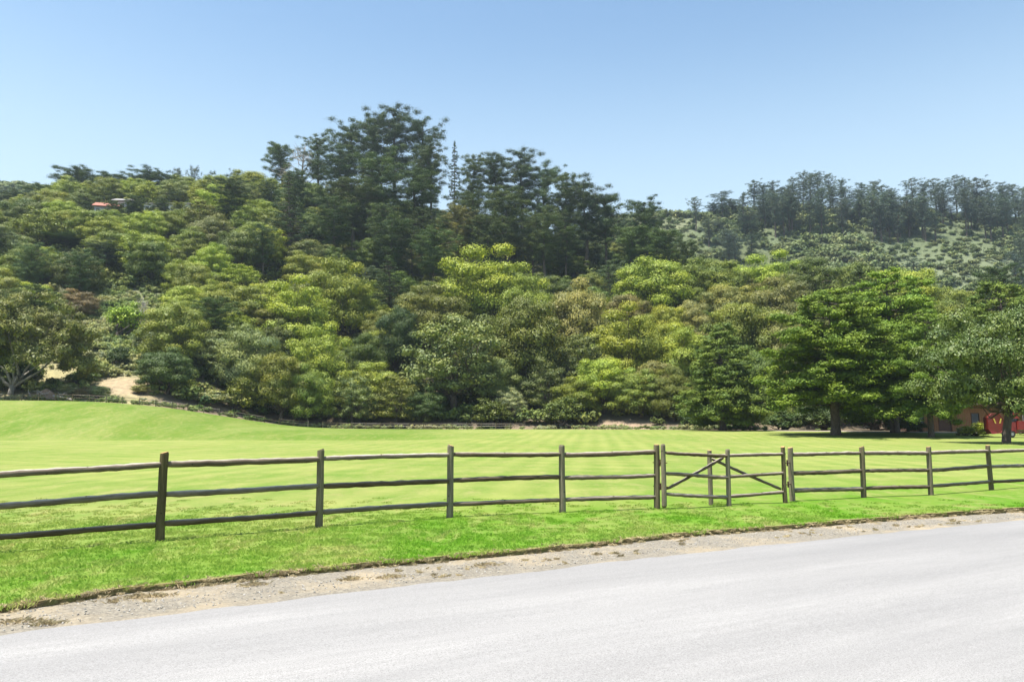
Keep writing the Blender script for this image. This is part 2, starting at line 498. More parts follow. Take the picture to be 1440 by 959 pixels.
ys = np.concatenate([np.linspace(-1500, -60, 14), np.linspace(-50, 100, 40), np.linspace(102, 330, 170), np.linspace(333, 560, 90), np.linspace(575, 1500, 26)])
ts = np.linspace(-1, 1, 261)
ts = np.sign(ts) * (np.abs(ts) * .45 + .55 * np.abs(ts) ** 3)
TX, TY = np.meshgrid(ts, ys)
half = np.clip(.95 * np.abs(TY) + 60, 60, 1500)
edge = ss(.85, 1, np.abs(TX))
XX = TX * half * (1 - edge) + np.sign(TX) * 1500 * edge
ZZ = H(XX, TY)
QG = QQ(XX, TY)
lawn_d = np.interp(QG, LQ, LD)
ZZ = ZZ - .6 * (1 - ss(lawn_d - 1.5, lawn_d + 1.0, TY))
def lerp(a, b, t): return a * (1 - t[..., None]) + np.array(b) * t[..., None]
S = np.zeros(XX.shape + (3,)) + np.array((.085, .09, .045))
nz1 = vnoise(XX, TY, 12, 5); nz2 = vnoise(XX, TY, 5, 6)
S = lerp(S, (.17, .15, .08), ss(.45, .8, nz1))
foot = np.interp(QG, FQ, FD)
S = lerp(S, (.19, .14, .095), ss(foot + 14, foot + 2, TY) * (.45 + .55 * nz2))
S = lerp(S, (.34, .30, .15), ss(230, 190, QG) * ss(foot + 26, foot + 18, TY) * .8)
S = lerp(S, (.155, .17, .08), ss(105, 125, QG) * ss(218, 205, QG) * ss(foot + 12, foot + 18, TY) * ss(foot + 66, foot + 56, TY) * .9)
S = lerp(S, (.33, .26, .165), ss(120, 150, QG) * ss(215, 195, QG) * ss(foot + 3, foot + 6, TY) * ss(foot + 17, foot + 12, TY))
S = lerp(S, (.33, .24, .17), np.exp(-((QG - 870) / 45) ** 2) * ss(foot + 7, foot + 3, TY))
farm = ss(300, 340, TY)
S = lerp(S, (.085, .105, .045), farm)
S = lerp(S, (.085, .11, .05), farm * ss(.35, .6, nz1 * .5 + vnoise(XX, TY, 40, 8) * .5))
S = lerp(S, (.125, .15, .08), ss(1240, 1300, QG) * ss(322, 345, TY) * ss(440, 400, TY))
S = lerp(S, (.13, .145, .075), farm * ss(860, 880, QG) * ss(1000, 960, QG) * ss(440, 470, TY))
S = lerp(S, (.18, .22, .08), ss(20, -20, TY))
tag(obj('hillside_terrain', grid_mesh('hillside_terrain', XX, TY, ZZ, M_GROUND, S)), kind='structure')

# kerbless edges of lawn and road, read as ground points and carried on straight beyond the frame
def edge_line(pts, z):
    w = [on_plane(px, py, z) for px, py in pts]
    a = w[0] + (w[0] - w[1]).normalized() * 160; b = w[-1] + (w[-1] - w[-2]).normalized() * 260
    return [a] + w + [b]
GZ = -.05
grass_px = [(-60, 862), (0, 855), (90, 841), (180, 827), (260, 820), (340, 811), (430, 802), (520, 793), (600, 787), (690, 778), (780, 770), (880, 760), (960, 751), (1040, 745), (1100, 741), (1180, 734), (1260, 728), (1340, 722), (1440, 716), (1540, 709)]
road_px = [(-60, 896), (0, 887), (100, 873), (200, 861), (300, 849), (420, 835), (540, 821), (660, 808), (780, 795), (900, 781), (1020, 768), (1140, 756), (1260, 744), (1350, 736), (1440, 728), (1540, 718)]
G_EDGE = edge_line(grass_px, 0.0)
R_EDGE = edge_line(road_px, GZ)
def edge_y(line, x):
    return np.interp(x, [p.x for p in line], [p.y for p in line])

# lawn: columns along x, rows from the verge edge to the far edge
lx = np.concatenate([np.linspace(-190, -34, 50), np.linspace(-33, 33, 500), np.linspace(34, 190, 50)])
tt = np.concatenate([[0, 0, 0], np.linspace(0.0, 1, 190) ** 2.4 * .9999 + .00005])
LX, LT = np.meshgrid(lx, tt)
wig = (vnoise(LX, LX * 0, .35, 3) - .5) * .10 + (vnoise(LX, LX * 0, .09, 4) - .5) * .045
y0 = edge_y(G_EDGE, LX) + wig
def far_y(x):
    y = np.full(x.shape, 130.0)
    for _ in range(12): y = .5 * y + .5 * np.interp(QQ(x, y), LQ, LD)
    return y
y1 = far_y(LX)
y1 = np.maximum(y1, y0 + 1)
LY = y0 + (y1 - y0) * LT
LZ = H(LX, LY) + (vnoise(LX, LY, .5, 7) - .5) * .012 * (LY < 40)
LZ = LZ + .015 * np.exp(-((LY - y0) / .5) ** 2)
LZ[0] = GZ - .05; LY[0] = y0[0] + .05
LZ[1] = GZ + .06; LY[1] = y0[1] + .005
LY[2] = y0[2] + .02
lme = grid_mesh('lawn', LX, LY, LZ, M_LAWN)
la = lme.attributes.new('lip', 'FLOAT', 'POINT')
la.data.foreach_set('value', (1 - ss(.02, .22, LY - y0)).astype(np.float32).ravel())
lawn = tag(obj('lawn', lme), kind='structure')

# gravel shoulder and road sheets
sx = np.concatenate([np.linspace(-190, -20, 30), np.linspace(-19, 30, 300), np.linspace(31, 190, 30)])
SX, ST = np.meshgrid(sx, np.linspace(0, 1, 8))
ye = edge_y(R_EDGE, SX) - 1.0; yg = edge_y(G_EDGE, SX) + .5
SY = ye + (yg - ye) * ST
SZ = GZ - .004 + (vnoise(SX, SY, .3, 9) - .5) * .006 + .012 * ss(.6, 1, ST)
tag(obj('gravel_shoulder', grid_mesh('gravel_shoulder', SX, SY, SZ, M_GRAVEL)), kind='structure')
sx = np.concatenate([np.linspace(-190, -20, 30), np.linspace(-19, 30, 400), np.linspace(31, 190, 30)])
SX, ST = np.meshgrid(sx, np.linspace(0, 1, 12))
ye = edge_y(R_EDGE, SX) + (vnoise(SX, SX * 0, .5, 12) - .5) * .07 + (vnoise(SX, SX * 0, .12, 13) - .5) * .03
SY = (ye - 11.5) + 11.5 * ST
# road width measured square to its direction; a slight crown
SZ = GZ + .006 + .06 * np.sin(ST * math.pi)
SZ[-1] = GZ - .012
tag(obj('road', grid_mesh('road', SX, SY, SZ, M_ROAD)), kind='structure')

# a pale path behind the redwoods
px_ = np.linspace(1060, 1560, 40)
P0, P1 = [], []
for q in px_:
    d = float(np.interp(q, LQ, LD)) + .4
    u = (q - 720) / 1108
    P0.append((u * d, d, h1(u * d, d) + .03)); P1.append((u * (d + 2.6), d + 2.6, h1(u * (d + 2.6), d + 2.6) + .05))
mb = MB(); mb.add(P0 + P1, [(i, i + 1, 41 + i, 40 + i) for i in range(39)])
M_PATH = simple('path_dust', (.36, .31, .26), .95, 0, .2, 2)
tag(obj('path', mb.mesh('path', M_PATH)), kind='structure')

# ------------------------------------------------------------------ geometry-node scattering for stuff
def scatter(name, pts, scl, protos, kind_label=None, tilt=.15):
    """one object whose points carry random copies of small plant meshes"""
    me = bpy.data.meshes.new(name)
    me.vertices.add(len(pts)); me.vertices.foreach_set('co', np.ascontiguousarray(pts, np.float32).ravel())
    a = me.attributes.new('scl', 'FLOAT', 'POINT'); a.data.foreach_set('value', scl.astype(np.float32))
    o = obj(name, me)
    ng = bpy.data.node_groups.new(name + '_scatter', 'GeometryNodeTree')
    ng.interface.new_socket('Geometry', in_out='INPUT', socket_type='NodeSocketGeometry')
    ng.interface.new_socket('Geometry', in_out='OUTPUT', socket_type='NodeSocketGeometry')
    n = ng.nodes; L = ng.links.new
    gi, go = n.new('NodeGroupInput'), n.new('NodeGroupOutput')
    ins = n.new('GeometryNodeInstanceOnPoints'); g2i = n.new('GeometryNodeGeometryToInstance')
    for k, pm in enumerate(protos):
        po = bpy.data.objects.new(name + '_pattern', pm)
        oi = n.new('GeometryNodeObjectInfo'); oi.inputs['Object'].default_value = po
        L(oi.outputs['Geometry'], g2i.inputs[0])
    L(gi.outputs[0], ins.inputs['Points']); L(g2i.outputs[0], ins.inputs['Instance'])
    ins.inputs['Pick Instance'].default_value = True
    ri = n.new('FunctionNodeRandomValue'); ri.data_type = 'INT'
    ri.inputs['Min'].default_value = 0; ri.inputs['Max'].default_value = len(protos) - 1
    L(ri.outputs[2], ins.inputs['Instance Index'])
    rr = n.new('FunctionNodeRandomValue'); rr.data_type = 'FLOAT_VECTOR'
    rr.inputs['Min'].default_value = (-tilt, -tilt, 0); rr.inputs['Max'].default_value = (tilt, tilt, 6.283)
    L(rr.outputs[0], ins.inputs['Rotation'])
    na = n.new('GeometryNodeInputNamedAttribute'); na.data_type = 'FLOAT'; na.inputs[0].default_value = 'scl'
    L(na.outputs[0], ins.inputs['Scale']); L(ins.outputs[0], go.inputs[0])
    md = o.modifiers.new('scatter', 'NODES'); md.node_group = ng
    return tag(o, kind='stuff')

def blade_patch(name, n, half, h0, h1_, w, mat, lean=.5):
    x = rng.uniform(-half, half, n); y = rng.uniform(-half, half, n)
    an = rng.uniform(0, 6.283, n); h = rng.uniform(h0, h1_, n); ln = rng.uniform(.1, lean, n) * h; la = rng.uniform(0, 6.283, n)
    c, s = np.cos(an) * w, np.sin(an) * w
    z = np.zeros(n)
    a = np.stack([x - c, y - s, z - .01], 1); b = np.stack([x + c, y + s, z - .01], 1)
    m1 = np.stack([x + c * .7 + np.cos(la) * ln * .4, y + s * .7 + np.sin(la) * ln * .4, h * .6], 1)
    t = np.stack([x + np.cos(la) * ln * 1.2, y + np.sin(la) * ln * 1.2, h], 1)
    V = np.stack([a, b, m1, t], 1).reshape(-1, 3)
    F = np.arange(4 * n).reshape(-1, 4)
    return npmesh(name, V, F, mat, rng.uniform(0, 1, n))

def scatter_lawn():
    pr = [blade_patch('grass_tuft', 80, .13, .014, .034, .0035, M_BLADE, 1.5) for _ in range(4)]
    pts, sc = [], []
    def fill(ya, yb, step, k):
        for y in np.arange(ya, yb, step):
            xs = np.arange(-.70 * y - 1, .70 * y + 1, step)
            xs = xs + rng.uniform(-.5, .5, len(xs)) * step; yy = y + rng.uniform(-.5, .5, len(xs)) * step
            ok = (yy > edge_y(G_EDGE, xs) + .02) & (rng.uniform(0, 1, len(xs)) < 1 - ss(9.5, 20, yy))
            xs, yy = xs[ok], yy[ok]
            pts.append(np.stack([xs, yy, H(xs, yy) + .012 * np.exp(-((yy - edge_y(G_EDGE, xs)) / .5) ** 2)], 1)); sc.append(np.full(len(xs), k) * rng.uniform(.8, 1.2, len(xs)))
    fill(6, 24, .19, 1.0)
    o = scatter('grass', np.concatenate(pts), np.concatenate(sc), pr)
    tag(o, 'short mown grass of the roadside lawn', 'grass')
    pr = [blade_patch('dry_tuft', 90, .055, .012, .038, .0018, M_DRY, 1.6) for _ in range(3)]
    xs = np.arange(-9, 14, .022); xs = xs + rng.uniform(-.02, .02, len(xs)); k = np.abs(rng.normal(size=len(xs))) * .12 - .04
    y = edge_y(G_EDGE, xs) + k
    z = np.where(k < 0, GZ, -.005)
    P = np.stack([xs, y, z], 1)
    xs2 = rng.uniform(-9, 14, 420); t = rng.uniform(0, 1, 420)
    y2 = edge_y(R_EDGE, xs2) * (1 - t) + edge_y(G_EDGE, xs2) * t
    keep = vnoise(xs2, y2, .6, 30) > .62
    P2 = np.stack([xs2, y2, np.full(420, GZ)], 1)[keep]
    o = scatter('dry_grass', np.concatenate([P, P2]), np.concatenate([rng.uniform(.5, .95, len(P)), rng.uniform(.35, .8, len(P2))]), pr, tilt=.4)
    tag(o, 'straw brown dry grass along the ragged edge of the verge', 'dry grass')
scatter_lawn()

# loose stones of the shoulder
def stone_mesh(r):
    mb = MB()
    pts = [Vector((random.gauss(0, 1), random.gauss(0, 1), random.gauss(0, 1))).normalized() for _ in range(3)]
    import bmesh
    bm = bmesh.new(); bmesh.ops.create_icosphere(bm, subdivisions=1, radius=r)
    for v in bm.verts:
        v.co *= random.uniform(.7, 1.2); v.co.z *= .6
    me = bpy.data.meshes.new('stone'); bm.to_mesh(me); bm.free(); me.materials.append(M_STONE)
    return me
M_STONE = simple('stone_grey', (.30, .28, .25), .9, 0, .5, 14)
n = 9000
xs = rng.uniform(-9, 18, n); t = rng.uniform(-.06, 1, n)
yy = edge_y(R_EDGE, xs) * (1 - t) + edge_y(G_EDGE, xs) * t
scl = rng.uniform(.35, 1.0, n) ** 2
tag(scatter('gravel', np.stack([xs, yy, np.full(n, GZ)], 1), scl, [stone_mesh(.013) for _ in range(4)], tilt=3), 'small grey and tan stones along the road edge', 'gravel')

# ------------------------------------------------------------------ plant prototypes
def unit(v): return v / np.maximum(np.linalg.norm(v, axis=1, keepdims=True), 1e-6)

def leaf_mesh(name, P, N, size, asp, mat, tone):
    n = len(P)
    N = unit(N)
    T = unit(np.cross(N, rng.normal(size=(n, 3)))); B = np.cross(N, T)
    s = (size * rng.uniform(.65, 1.35, n))[:, None]
    bend = N * s * rng.uniform(-.25, .25, (n, 1))
    V = np.stack([P - T * s * .5 + bend, P - B * s * .5 * asp, P + T * s * .5 + bend, P + B * s * .5 * asp], 1).reshape(-1, 3)
    if CORES:
        C = np.concatenate(CORES).reshape(-1, 3); CORES.clear()
        V = np.concatenate([V, C]); tone = np.concatenate([tone, rng.uniform(0, .9, len(C) // 4)]); n += len(C) // 4
    return npmesh(name, V, np.arange(4 * n).reshape(-1, 4), mat, tone)

def puff(c, r, n, up=.35, fz=.8, inner=.2, fuzz=.16):
    """leaf points on a lump: shell of directions, fuller on top; a tangle of inner twigs and leaves makes it opaque"""
    if r > .5 and fuzz < .3: CORES.append(core(c, r * .62, fz))
    d = unit(rng.normal(size=(n * 3, 3)))
    keep = rng.uniform(0, 1, n * 3) < np.clip(.5 + up * 1.5 * d[:, 2], .16, 1)
    d = d[keep][:n]
    rad = r * (1 - inner * rng.uniform(0, 1, (len(d), 1)) ** 1.5) * (1 + fuzz * rng.normal(size=(len(d), 1)))
    P = np.array(c) + d * rad * np.array((1, 1, fz))
    Nn = d + rng.normal(size=d.shape) * .24 + np.array((0, 0, .15))
    tone = np.clip(.5 + .12 * rng.normal(size=len(d)) + .22 * rng.normal(), 0, 1)
    return P, Nn, tone

def core(c, r, fz):
    """inner tangle: a few dozen broad overlapping sprays in the middle of a lump"""
    n = 80
    d = unit(rng.normal(size=(n, 3))); P = np.array(c) + d * r * rng.uniform(.25, 1.0, (n, 1)) * np.array((1, 1, fz))
    N_ = unit(d + rng.normal(size=(n, 3)) * .5); T = unit(np.cross(N_, rng.normal(size=(n, 3)))); B = np.cross(N_, T)
    a = r * rng.uniform(.22, .42, (n, 1))
    return np.stack([P - T * a, P - B * a * .6 + N_ * a * .2, P + T * a, P + B * a * .6 - N_ * a * .2], 1)
CORES = []
def cat(L): return tuple(np.concatenate([l[i] for l in L]) for i in range(3))

def limb_pts(a, b, k=5, wob=.25, sag=0.0):
    a, b = np.array(a), np.array(b)
    out = []
    for i in range(k + 1):
        t = i / k
        p = a * (1 - t) + b * t
        if 0 < i < k: p = p + rng.normal(size=3) * wob
        p = p + np.array((0, 0, -sag * 4 * t * (1 - t)))
        out.append(tuple(p))
    return out

PROTO = {}
def reg(kind, trunk, crown, w, h):
    PROTO.setdefault(kind, []).append((trunk, crown, w, h))

def oak(kind, Rr=6.5, Hc=10.0, trunk_h=1.8, lumps=42, per=700, size=.2, lr=(1.15, 2.4), mat=None, bmat=None, open_=0.0, hang=.5):
    crown = []
    mb = MB()
    th = trunk_h
    lean = rng.normal(size=2) * .6
    fork = (lean[0], lean[1], th)
    mb.tube(limb_pts((0, 0, -1.5), fork, 3, .08), [.5, .42, .38, .34], 8, .2)
    dirs = unit(rng.normal(size=(lumps * 3, 3)))
    dirs = dirs[dirs[:, 2] > -hang][:lumps]
    # spread lumps apart on the dome
    for _ in range(6):
        D = dirs[:, None] - dirs[None]; q = np.linalg.norm(D, axis=2) + 1e-3
        dirs = unit(dirs + (D / q[..., None] ** 3).sum(1) * .012); dirs[:, 2] = np.maximum(dirs[:, 2], -hang)
    el = rng.uniform(.78, 1.0); ea = rng.uniform(0, 3.14)
    env = rng.uniform(.62, 1.06, len(dirs)) * (1 + .16 * np.sin(3 * np.arctan2(dirs[:, 1], dirs[:, 0]) + rng.uniform(0, 6)))
    env = env * (el + (1 - el) * np.abs(np.cos(np.arctan2(dirs[:, 1], dirs[:, 0]) - ea)))
    for i, d in enumerate(dirs):
        r = rng.uniform(*lr)
        c = np.array((d[0] * (Rr - r * .6) * env[i], d[1] * (Rr - r * .6) * env[i], th + Hc * .36 + d[2] * (Hc * .64 - r * .5) * env[i]))
        crown.append(puff(c, r, int(per * (r / 2.0) ** 2 * (1 - open_ * rng.uniform())), .55, .6, .18, .13))
        if i % 3 == 0:
            mid = limb_pts(fork, tuple(c - np.array((0, 0, r * .3))), 4, .35, .2)
            mb.tube(mid, [.17, .12, .08, .05, .02], 5, .2)
    k = int(lumps * per * .10)
    d = unit(rng.normal(size=(k, 3))) * rng.uniform(.2, .8, (k, 1)) * np.array((Rr, Rr, Hc * .5)) + np.array((0, 0, th + Hc * .5))
    crown.append((d, rng.normal(size=(k, 3)), rng.uniform(0, .5, k)))
    P, Nn, t = cat(crown)
    ok = P[:, 2] > .3
    P, Nn, t = P[ok], Nn[ok], t[ok]
    reg(kind, mb.mesh(kind + '_trunk', bmat or M_BARK, True), leaf_mesh(kind + '_crown', P, Nn, size, .8, mat or M_LEAF, t), 2 * np.percentile(np.abs(P[:, :2]), 99), np.percentile(P[:, 2], 99.7))

def pine(kind, Ht=30.0, w0=4.5, start=.35, shape='flat', per=270, size=.30, nl=17, mat=None, pr=(.7, 1.38), bare=.16):
    mb = MB(); crown = []
    lean = rng.normal(size=2) * Ht * .02
    bend = rng.normal(size=2) * Ht * .012
    def axis(t): return np.array((lean[0] * t + bend[0] * math.sin(t * 5), lean[1] * t + bend[1] * math.sin(t * 4), Ht * t))
    mb.tube([tuple(axis(-.05))] + [tuple(axis(t)) for t in np.linspace(0, .97, 9)], [.55 * Ht / 30 * (1 - .85 * t) for t in np.linspace(-.05, .97, 10)], 8, .12)
    for i in range(nl):
        t = start + (1 - start) * (i + .5) / nl
        s = (t - start) / (1 - start)
        if shape == 'flat': L = w0 * (.55 + .9 * math.sin(min(1, s * 1.05) * math.pi * .72)) * (1 if s < .88 else .62)
        elif shape == 'round': L = w0 * 1.2 * math.sqrt(max(.04, 1 - (2 * s - .9) ** 2 / 1.4))
        else: L = w0 * 1.25 * (1.02 - s) ** .8 + .25
        nb = random.choice((3, 4, 4, 5)) if shape != 'cone' else 6
        a0 = random.uniform(0, 6.28)
        for k in range(nb):
            if random.random() < bare: continue
            an = a0 + 6.283 * k / nb + random.uniform(-.35, .35)
            ll = L * random.uniform(.6, 1.15)
            zr = (.42 if shape != 'cone' else -.12) * ll * random.uniform(.5, 1.2)
            a = axis(t); b = a + np.array((math.cos(an) * ll, math.sin(an) * ll, zr))
            mb.tube(limb_pts(a, b, 3, .12 * ll / 4), [.14 * Ht / 30 * (1.1 - s * .7) + .02, .09, .06, .02], 4, .1, False)
            m = 2 + int(ll > 2.6) + int(ll > 4.4) if shape != 'cone' else 1 + int(ll > 2.2)
            for j in range(m):
                f = 1.02 - j * .3
                r = random.uniform(*pr) * (.75 if shape == 'cone' else 1) * (1.05 - .45 * s if shape == 'cone' else 1)
                c = a * (1 - f) + b * f + rng.normal(size=3) * .42
                crown.append(puff(c, r, int(per * (r / 1.2) ** 2),   .45, .72 if shape != 'cone' else .42, .55, .34))
    crown.append(puff(axis(.99), pr[0] * .9 if shape != 'cone' else .7, per, .4, .7 if shape != 'cone' else 1.6, .5))
    P, Nn, t = cat(crown)
    reg(kind, mb.mesh(kind + '_trunk', M_BARK, True), leaf_mesh(kind + '_crown', P, Nn, size, .42, mat or M_NEEDLE, t), 2 * np.percentile(np.abs(P[:, :2]), 98), P[:, 2].max())

def redwood(kind, Ht=22.0, w0=6.5, start=.2, per=190, size=.27, dome=True):
    mb = MB(); crown = []
    n = 10
    rad = [.62, .46] + [.40 * (1 - t) ** .8 + .03 for t in np.linspace(.06, .98, n - 2)]
    hh = [-.6, .5] + list(np.linspace(.06, .98, n - 2) * Ht)
    mb.tube([(0, 0, z) for z in hh], rad, 12, .14)
    nl = 26
    lob = [random.uniform(.72, 1.12) for _ in range(7)]
    for i in range(nl):
        s = (i + .3) / nl
        t = start + (1 - start) * s
        L = w0 * (math.sqrt(max(0, 1 - s ** 1.9)) * .98 if dome else (1 - s) ** .62) * (.72 + .28 * math.sin(min(1, s * 4.5) * math.pi / 2)) + .3
        nb = 8 if s < .7 else 6
        for k in range(nb):
            an = 6.283 * (k + random.random() * .7) / nb + i
            ll = L * random.uniform(.6, 1.1) * (lob[int((an % 6.283) / 6.284 * 7)] if dome else 1)
            a = np.array((0, 0, Ht * min(.98, t + random.uniform(-.03, .03))))
            b = a + np.array((math.cos(an) * ll, math.sin(an) * ll, (random.uniform(-.28, .34) - (.12 if s < .3 else 0)) * ll if dome else -.12 * ll * random.uniform(.2, 1.6)))
            mb.tube(limb_pts(a, b, 3, .08, -.12 * ll * .3), [.07, .05, .03, .01], 4, .1, False)
            m = max(1, int(ll / 1.35))
            for j in range(m):
                f = 1 - j / (m + .6)
                r = random.uniform(.75, 1.25) * (1.1 - .4 * s)
                c = a * (1 - f) + b * f + rng.normal(size=3) * .25 + np.array((0, 0, .12 * ll * math.sin(f * math.pi)))
                crown.append(puff(c, r, int(per * r * r), .42, .62 if dome else .5, .6, .26))
    crown.append(puff((0, 0, Ht * .985), .5, 60, .4, 2.0, .5))
    P, Nn, t = cat(crown)
    reg(kind, mb.mesh(kind + '_trunk', M_BARKRED, True), leaf_mesh(kind + '_crown', P, Nn, size, .5, M_NEEDLE, t), 2 * np.percentile(np.abs(P[:, :2]), 98), P[:, 2].max())

for _ in range(6): oak('oak')
for _ in range(3): oak('willow', 6.0, 11, 2.2, 80, 300, .22, (.9, 1.7), None, M_BARK, .35, .6)
for _ in range(4): oak('bush', 2.2, 3.4, .5, 18, 420, .16, (.7, 1.1), None, M_BARK, .2, .5)
for _ in range(5): pine('pine')
for _ in range(2): pine('round_pine', 22, 5.2, .4, 'round', 240, .32, 14)
for _ in range(3): pine('fir', 24, 4.0, .12, 'cone', 170, .28, 24, None, (.9, 1.5), .05)
for _ in range(4): pine('far_pine', 30, 3.7, .3, 'flat', 50, .5, 15, None, (.8, 1.4), .22)
for _ in range(3): redwood('redwood')
for _ in range(1): redwood('young_redwood', 16, 5.2, .10, 190, .24, False)
oak('maple', 8.0, 10.5, 3.2, 84, 560, .20, (1.1, 2.1), M_GLOSS, M_BARK, .1, .52)

def big_oak():
    """the pale-limbed oak at the left edge: several bare stems fanning up into a broad thin crown"""
    mb = MB(); crown = []
    stems = [(-7, 0, 8.5), (-4, -1.5, 11), (-.5, .5, 12.5), (2.5, -1, 9.5), (6.5, 0, 8.0), (9, 1.5, 10), (-9.5, -.5, 6.5), (4, 2, 13), (-3, 3, 12)]
    root = np.array((-1.5, 0, 0))
    mb.tube([(-1.5, 0, -1), (-1.4, 0, .3), (-1.2, .0, 1.6)], [.6, .48, .42], 10, .2)
    for s in stems:
        e = np.array(s, float)
        mid = np.array((-1.2 + e[0] * .28, e[1] * .3, 3.4 + random.uniform(-.6, .8)))
        p = [np.array((-1.2, 0, 1.3)), mid * .55 + np.array((-1.2, 0, 1.3)) * .45 + rng.normal(size=3) * .25, mid + rng.normal(size=3) * .5, mid * .5 + e * .5 + rng.normal(size=3) * .9, e]
        mb.tube([tuple(x) for x in p], [.26, .21, .15, .09, .04], 7, .15)
        for _ in range(3):
            b = e + rng.normal(size=3) * np.array((1.3, 1.3, .9))
            mb.tube(limb_pts(tuple(mid * .4 + e * .6), tuple(b), 3, .2), [.12, .09, .06, .03], 5, .1)
    for _ in range(300):
        d = unit(rng.normal(size=(1, 3)))[0]
        if d[2] < -.15: d[2] *= -.6
        if d[0] > .2 and rng.uniform() < .55: d[2] -= .65
        e = rng.uniform(.62, 1.0)
        c = np.array((d[0] * 11.0 * e, d[1] * 7.5 * e, 8.3 + d[2] * 7.4 * e))
        if c[2] < 4.0 and c[0] < 1.5: continue
        crown.append(puff(c, rng.uniform(.9, 1.7), 210, .2, .75, .7))
    P, Nn, t = cat(crown)
    reg('big_oak', mb.mesh('big_oak_trunk', M_BARKPALE, True), leaf_mesh('big_oak_crown', P, Nn, .27, .6, M_LEAF, t), 2 * np.percentile(np.abs(P[:, :2]), 99), P[:, 2].max())
big_oak()

def dead_tree():
    mb = MB()
    mb.tube(limb_pts((0, 0, -1), (.4, 0, 11), 6, .2), [.25, .2, .16, .12, .09, .05, .02], 6, .1)
    for i in range(46):
        z = random.uniform(2.5, 10.5); an = random.uniform(0, 6.28); l = (12 - z) * .42 * random.uniform(.6, 1.2)
        a = np.array((.4 * z / 11, 0, z)); b = a + np.array((math.cos(an) * l, math.sin(an) * l, l * random.uniform(.2, .8)))
        pts = limb_pts(a, b, 3, .12)
        mb.tube(pts, [.07, .05, .035, .012], 4, .1, False)
        for _ in range(4):
            c = np.array(pts[random.choice((1, 2, 3))]); e = c + rng.normal(size=3) * .7 + np.array((0, 0, .4))
            mb.tube([tuple(c), tuple(e)], [.03, .008], 3, 0, False)
    me = mb.mesh('dead_tree_wood', M_DEADWOOD, True)
    return me
DEAD = dead_tree()

# ------------------------------------------------------------------ trees
TINT = {
    'bright yellow-green': (.27, .34, .038), 'yellow-green': (.235, .275, .036), 'olive green': (.168, .196, .033),
    'mid green': (.108, .146, .029), 'dark green': (.056, .088, .023), 'grey-green': (.165, .19, .065),
    'brownish green': (.20, .195, .06), 'rusty brown': (.21, .16, .08), 'pine': (.072, .108, .033), 'blue-dark': (.055, .088, .034),
    'redwood': (.15, .23, .03), 'maple': (.105, .15, .042), 'far': (.075, .105, .085), 'dusky olive': (.16, .158, .05), 'fresh green': (.13, .205, .035), 'straw': (.30, .26, .13), 'silver': (.30, .33, .18)}  # the far tint has distance haze mixed into it, paler and bluer
NAME = {'oak': 'oak_tree', 'willow': 'willow_tree', 'bush': 'bush', 'pine': 'pine_tree', 'round_pine': 'pine_tree', 'fir': 'fir_tree',
        'far_pine': 'pine_tree', 'redwood': 'redwood_tree', 'young_redwood': 'redwood_tree', 'maple': 'maple_tree', 'big_oak': 'oak_tree'}
CAT = {'bush': 'bush'}
placed = []          # (x, y, radius, px, pytop)
counter = {}
def tree(kind, loc, width, height, tint, label, group=None, rot=None, idx=None):
    ps = PROTO[kind]
    k = counter.get(kind, 0); counter[kind] = k + 1
    tr, cr, pw, ph = ps[(k if idx is None else idx) % len(ps)]
    root = bpy.data.objects.new(NAME[kind], None); root.empty_display_size = .5
    COL.objects.link(root)
    root.location = loc
    root.rotation_euler = (0, 0, random.uniform(0, 6.28) if rot is None else rot)
    sw, sh = width / pw, height / ph
    root.scale = (sw, sw, sh)
    c = TINT[tint]; j = random.uniform(.88, 1.12)
    t = obj('trunk', tr, root); f = obj('foliage' if kind == 'bush' else 'crown', cr, root)
    f.color = (c[0] * j * random.uniform(.93, 1.07), c[1] * j, c[2] * j * random.uniform(.9, 1.1), 1)
    tag(root, label, CAT.get(kind, 'tree'), group)
    placed.append((loc[0], loc[1], width / 2))
    return root

def ptree(kind, px, d, ytop, wpx, tint, label, group=None, rot=None, idx=None, ybase=None):
    """tree at depth d whose top stands in the direction px, ytop"""
    if ybase is not None:
        g = on_ground(px, ybase, 60)
        if g is not None: d = g.y
    top = at(px, ytop, d)
    z = h1(top.x, d) - .15
    return tree(kind, (top.x, d, z), wpx / FPX * d, max(1.0, top.z - z), tint, label, group, rot, idx)

# --- named trees of the meadow and front row
ptree('big_oak', 40, 133, 407, 188, 'dusky olive', 'broad brownish oak with pale bare forked limbs at the left behind the far fence', rot=0)
ptree('redwood', 1165, 105, 402, 175, 'redwood', 'large redwood with a thick grey trunk, leftmost of the lawn redwoods', idx=0, rot=.5)
ptree('redwood', 1245, 113, 378, 165, 'redwood', 'tallest redwood on the lawn, dark trunk flaring wide at the base', idx=1, rot=1.5)
ptree('redwood', 1298, 100, 432, 118, 'redwood', 'redwood with pale grey trunk in front of the wooden cabin', idx=2, rot=.5)
ptree('maple', 1397, 75, 434, 205, 'maple', 'round broadleaf tree with pale glinting leaves at the right edge of the lawn', idx=0, rot=2.0)
ptree('young_redwood', 1012, 127, 452, 108, 'fresh green', 'young conical redwood standing alone at the edge of the lawn', idx=0)
ptree('redwood', 1405, 126, 392, 140, 'mid green', 'tall green redwood rising behind the cabin at the right edge', idx=0, rot=3)
ptree('redwood', 1490, 118, 400, 150, 'redwood', 'redwood beyond the right end of the cabin', idx=1, rot=3)
ptree('round_pine', 1398, 205, 372, 62, 'dark green', 'small dark domed tree above the right edge treetops')
ptree('fir', 1172, 142, 376, 85, 'dark green', 'dark pointed fir behind the leftmost big lawn redwood')
ptree('fir', 1212, 146, 372, 80, 'dark green', 'dark fir to the right of another fir above the redwoods')
ptree('fir', 1128, 140, 425, 60, 'mid green', 'narrow green fir left of the big lawn redwoods')
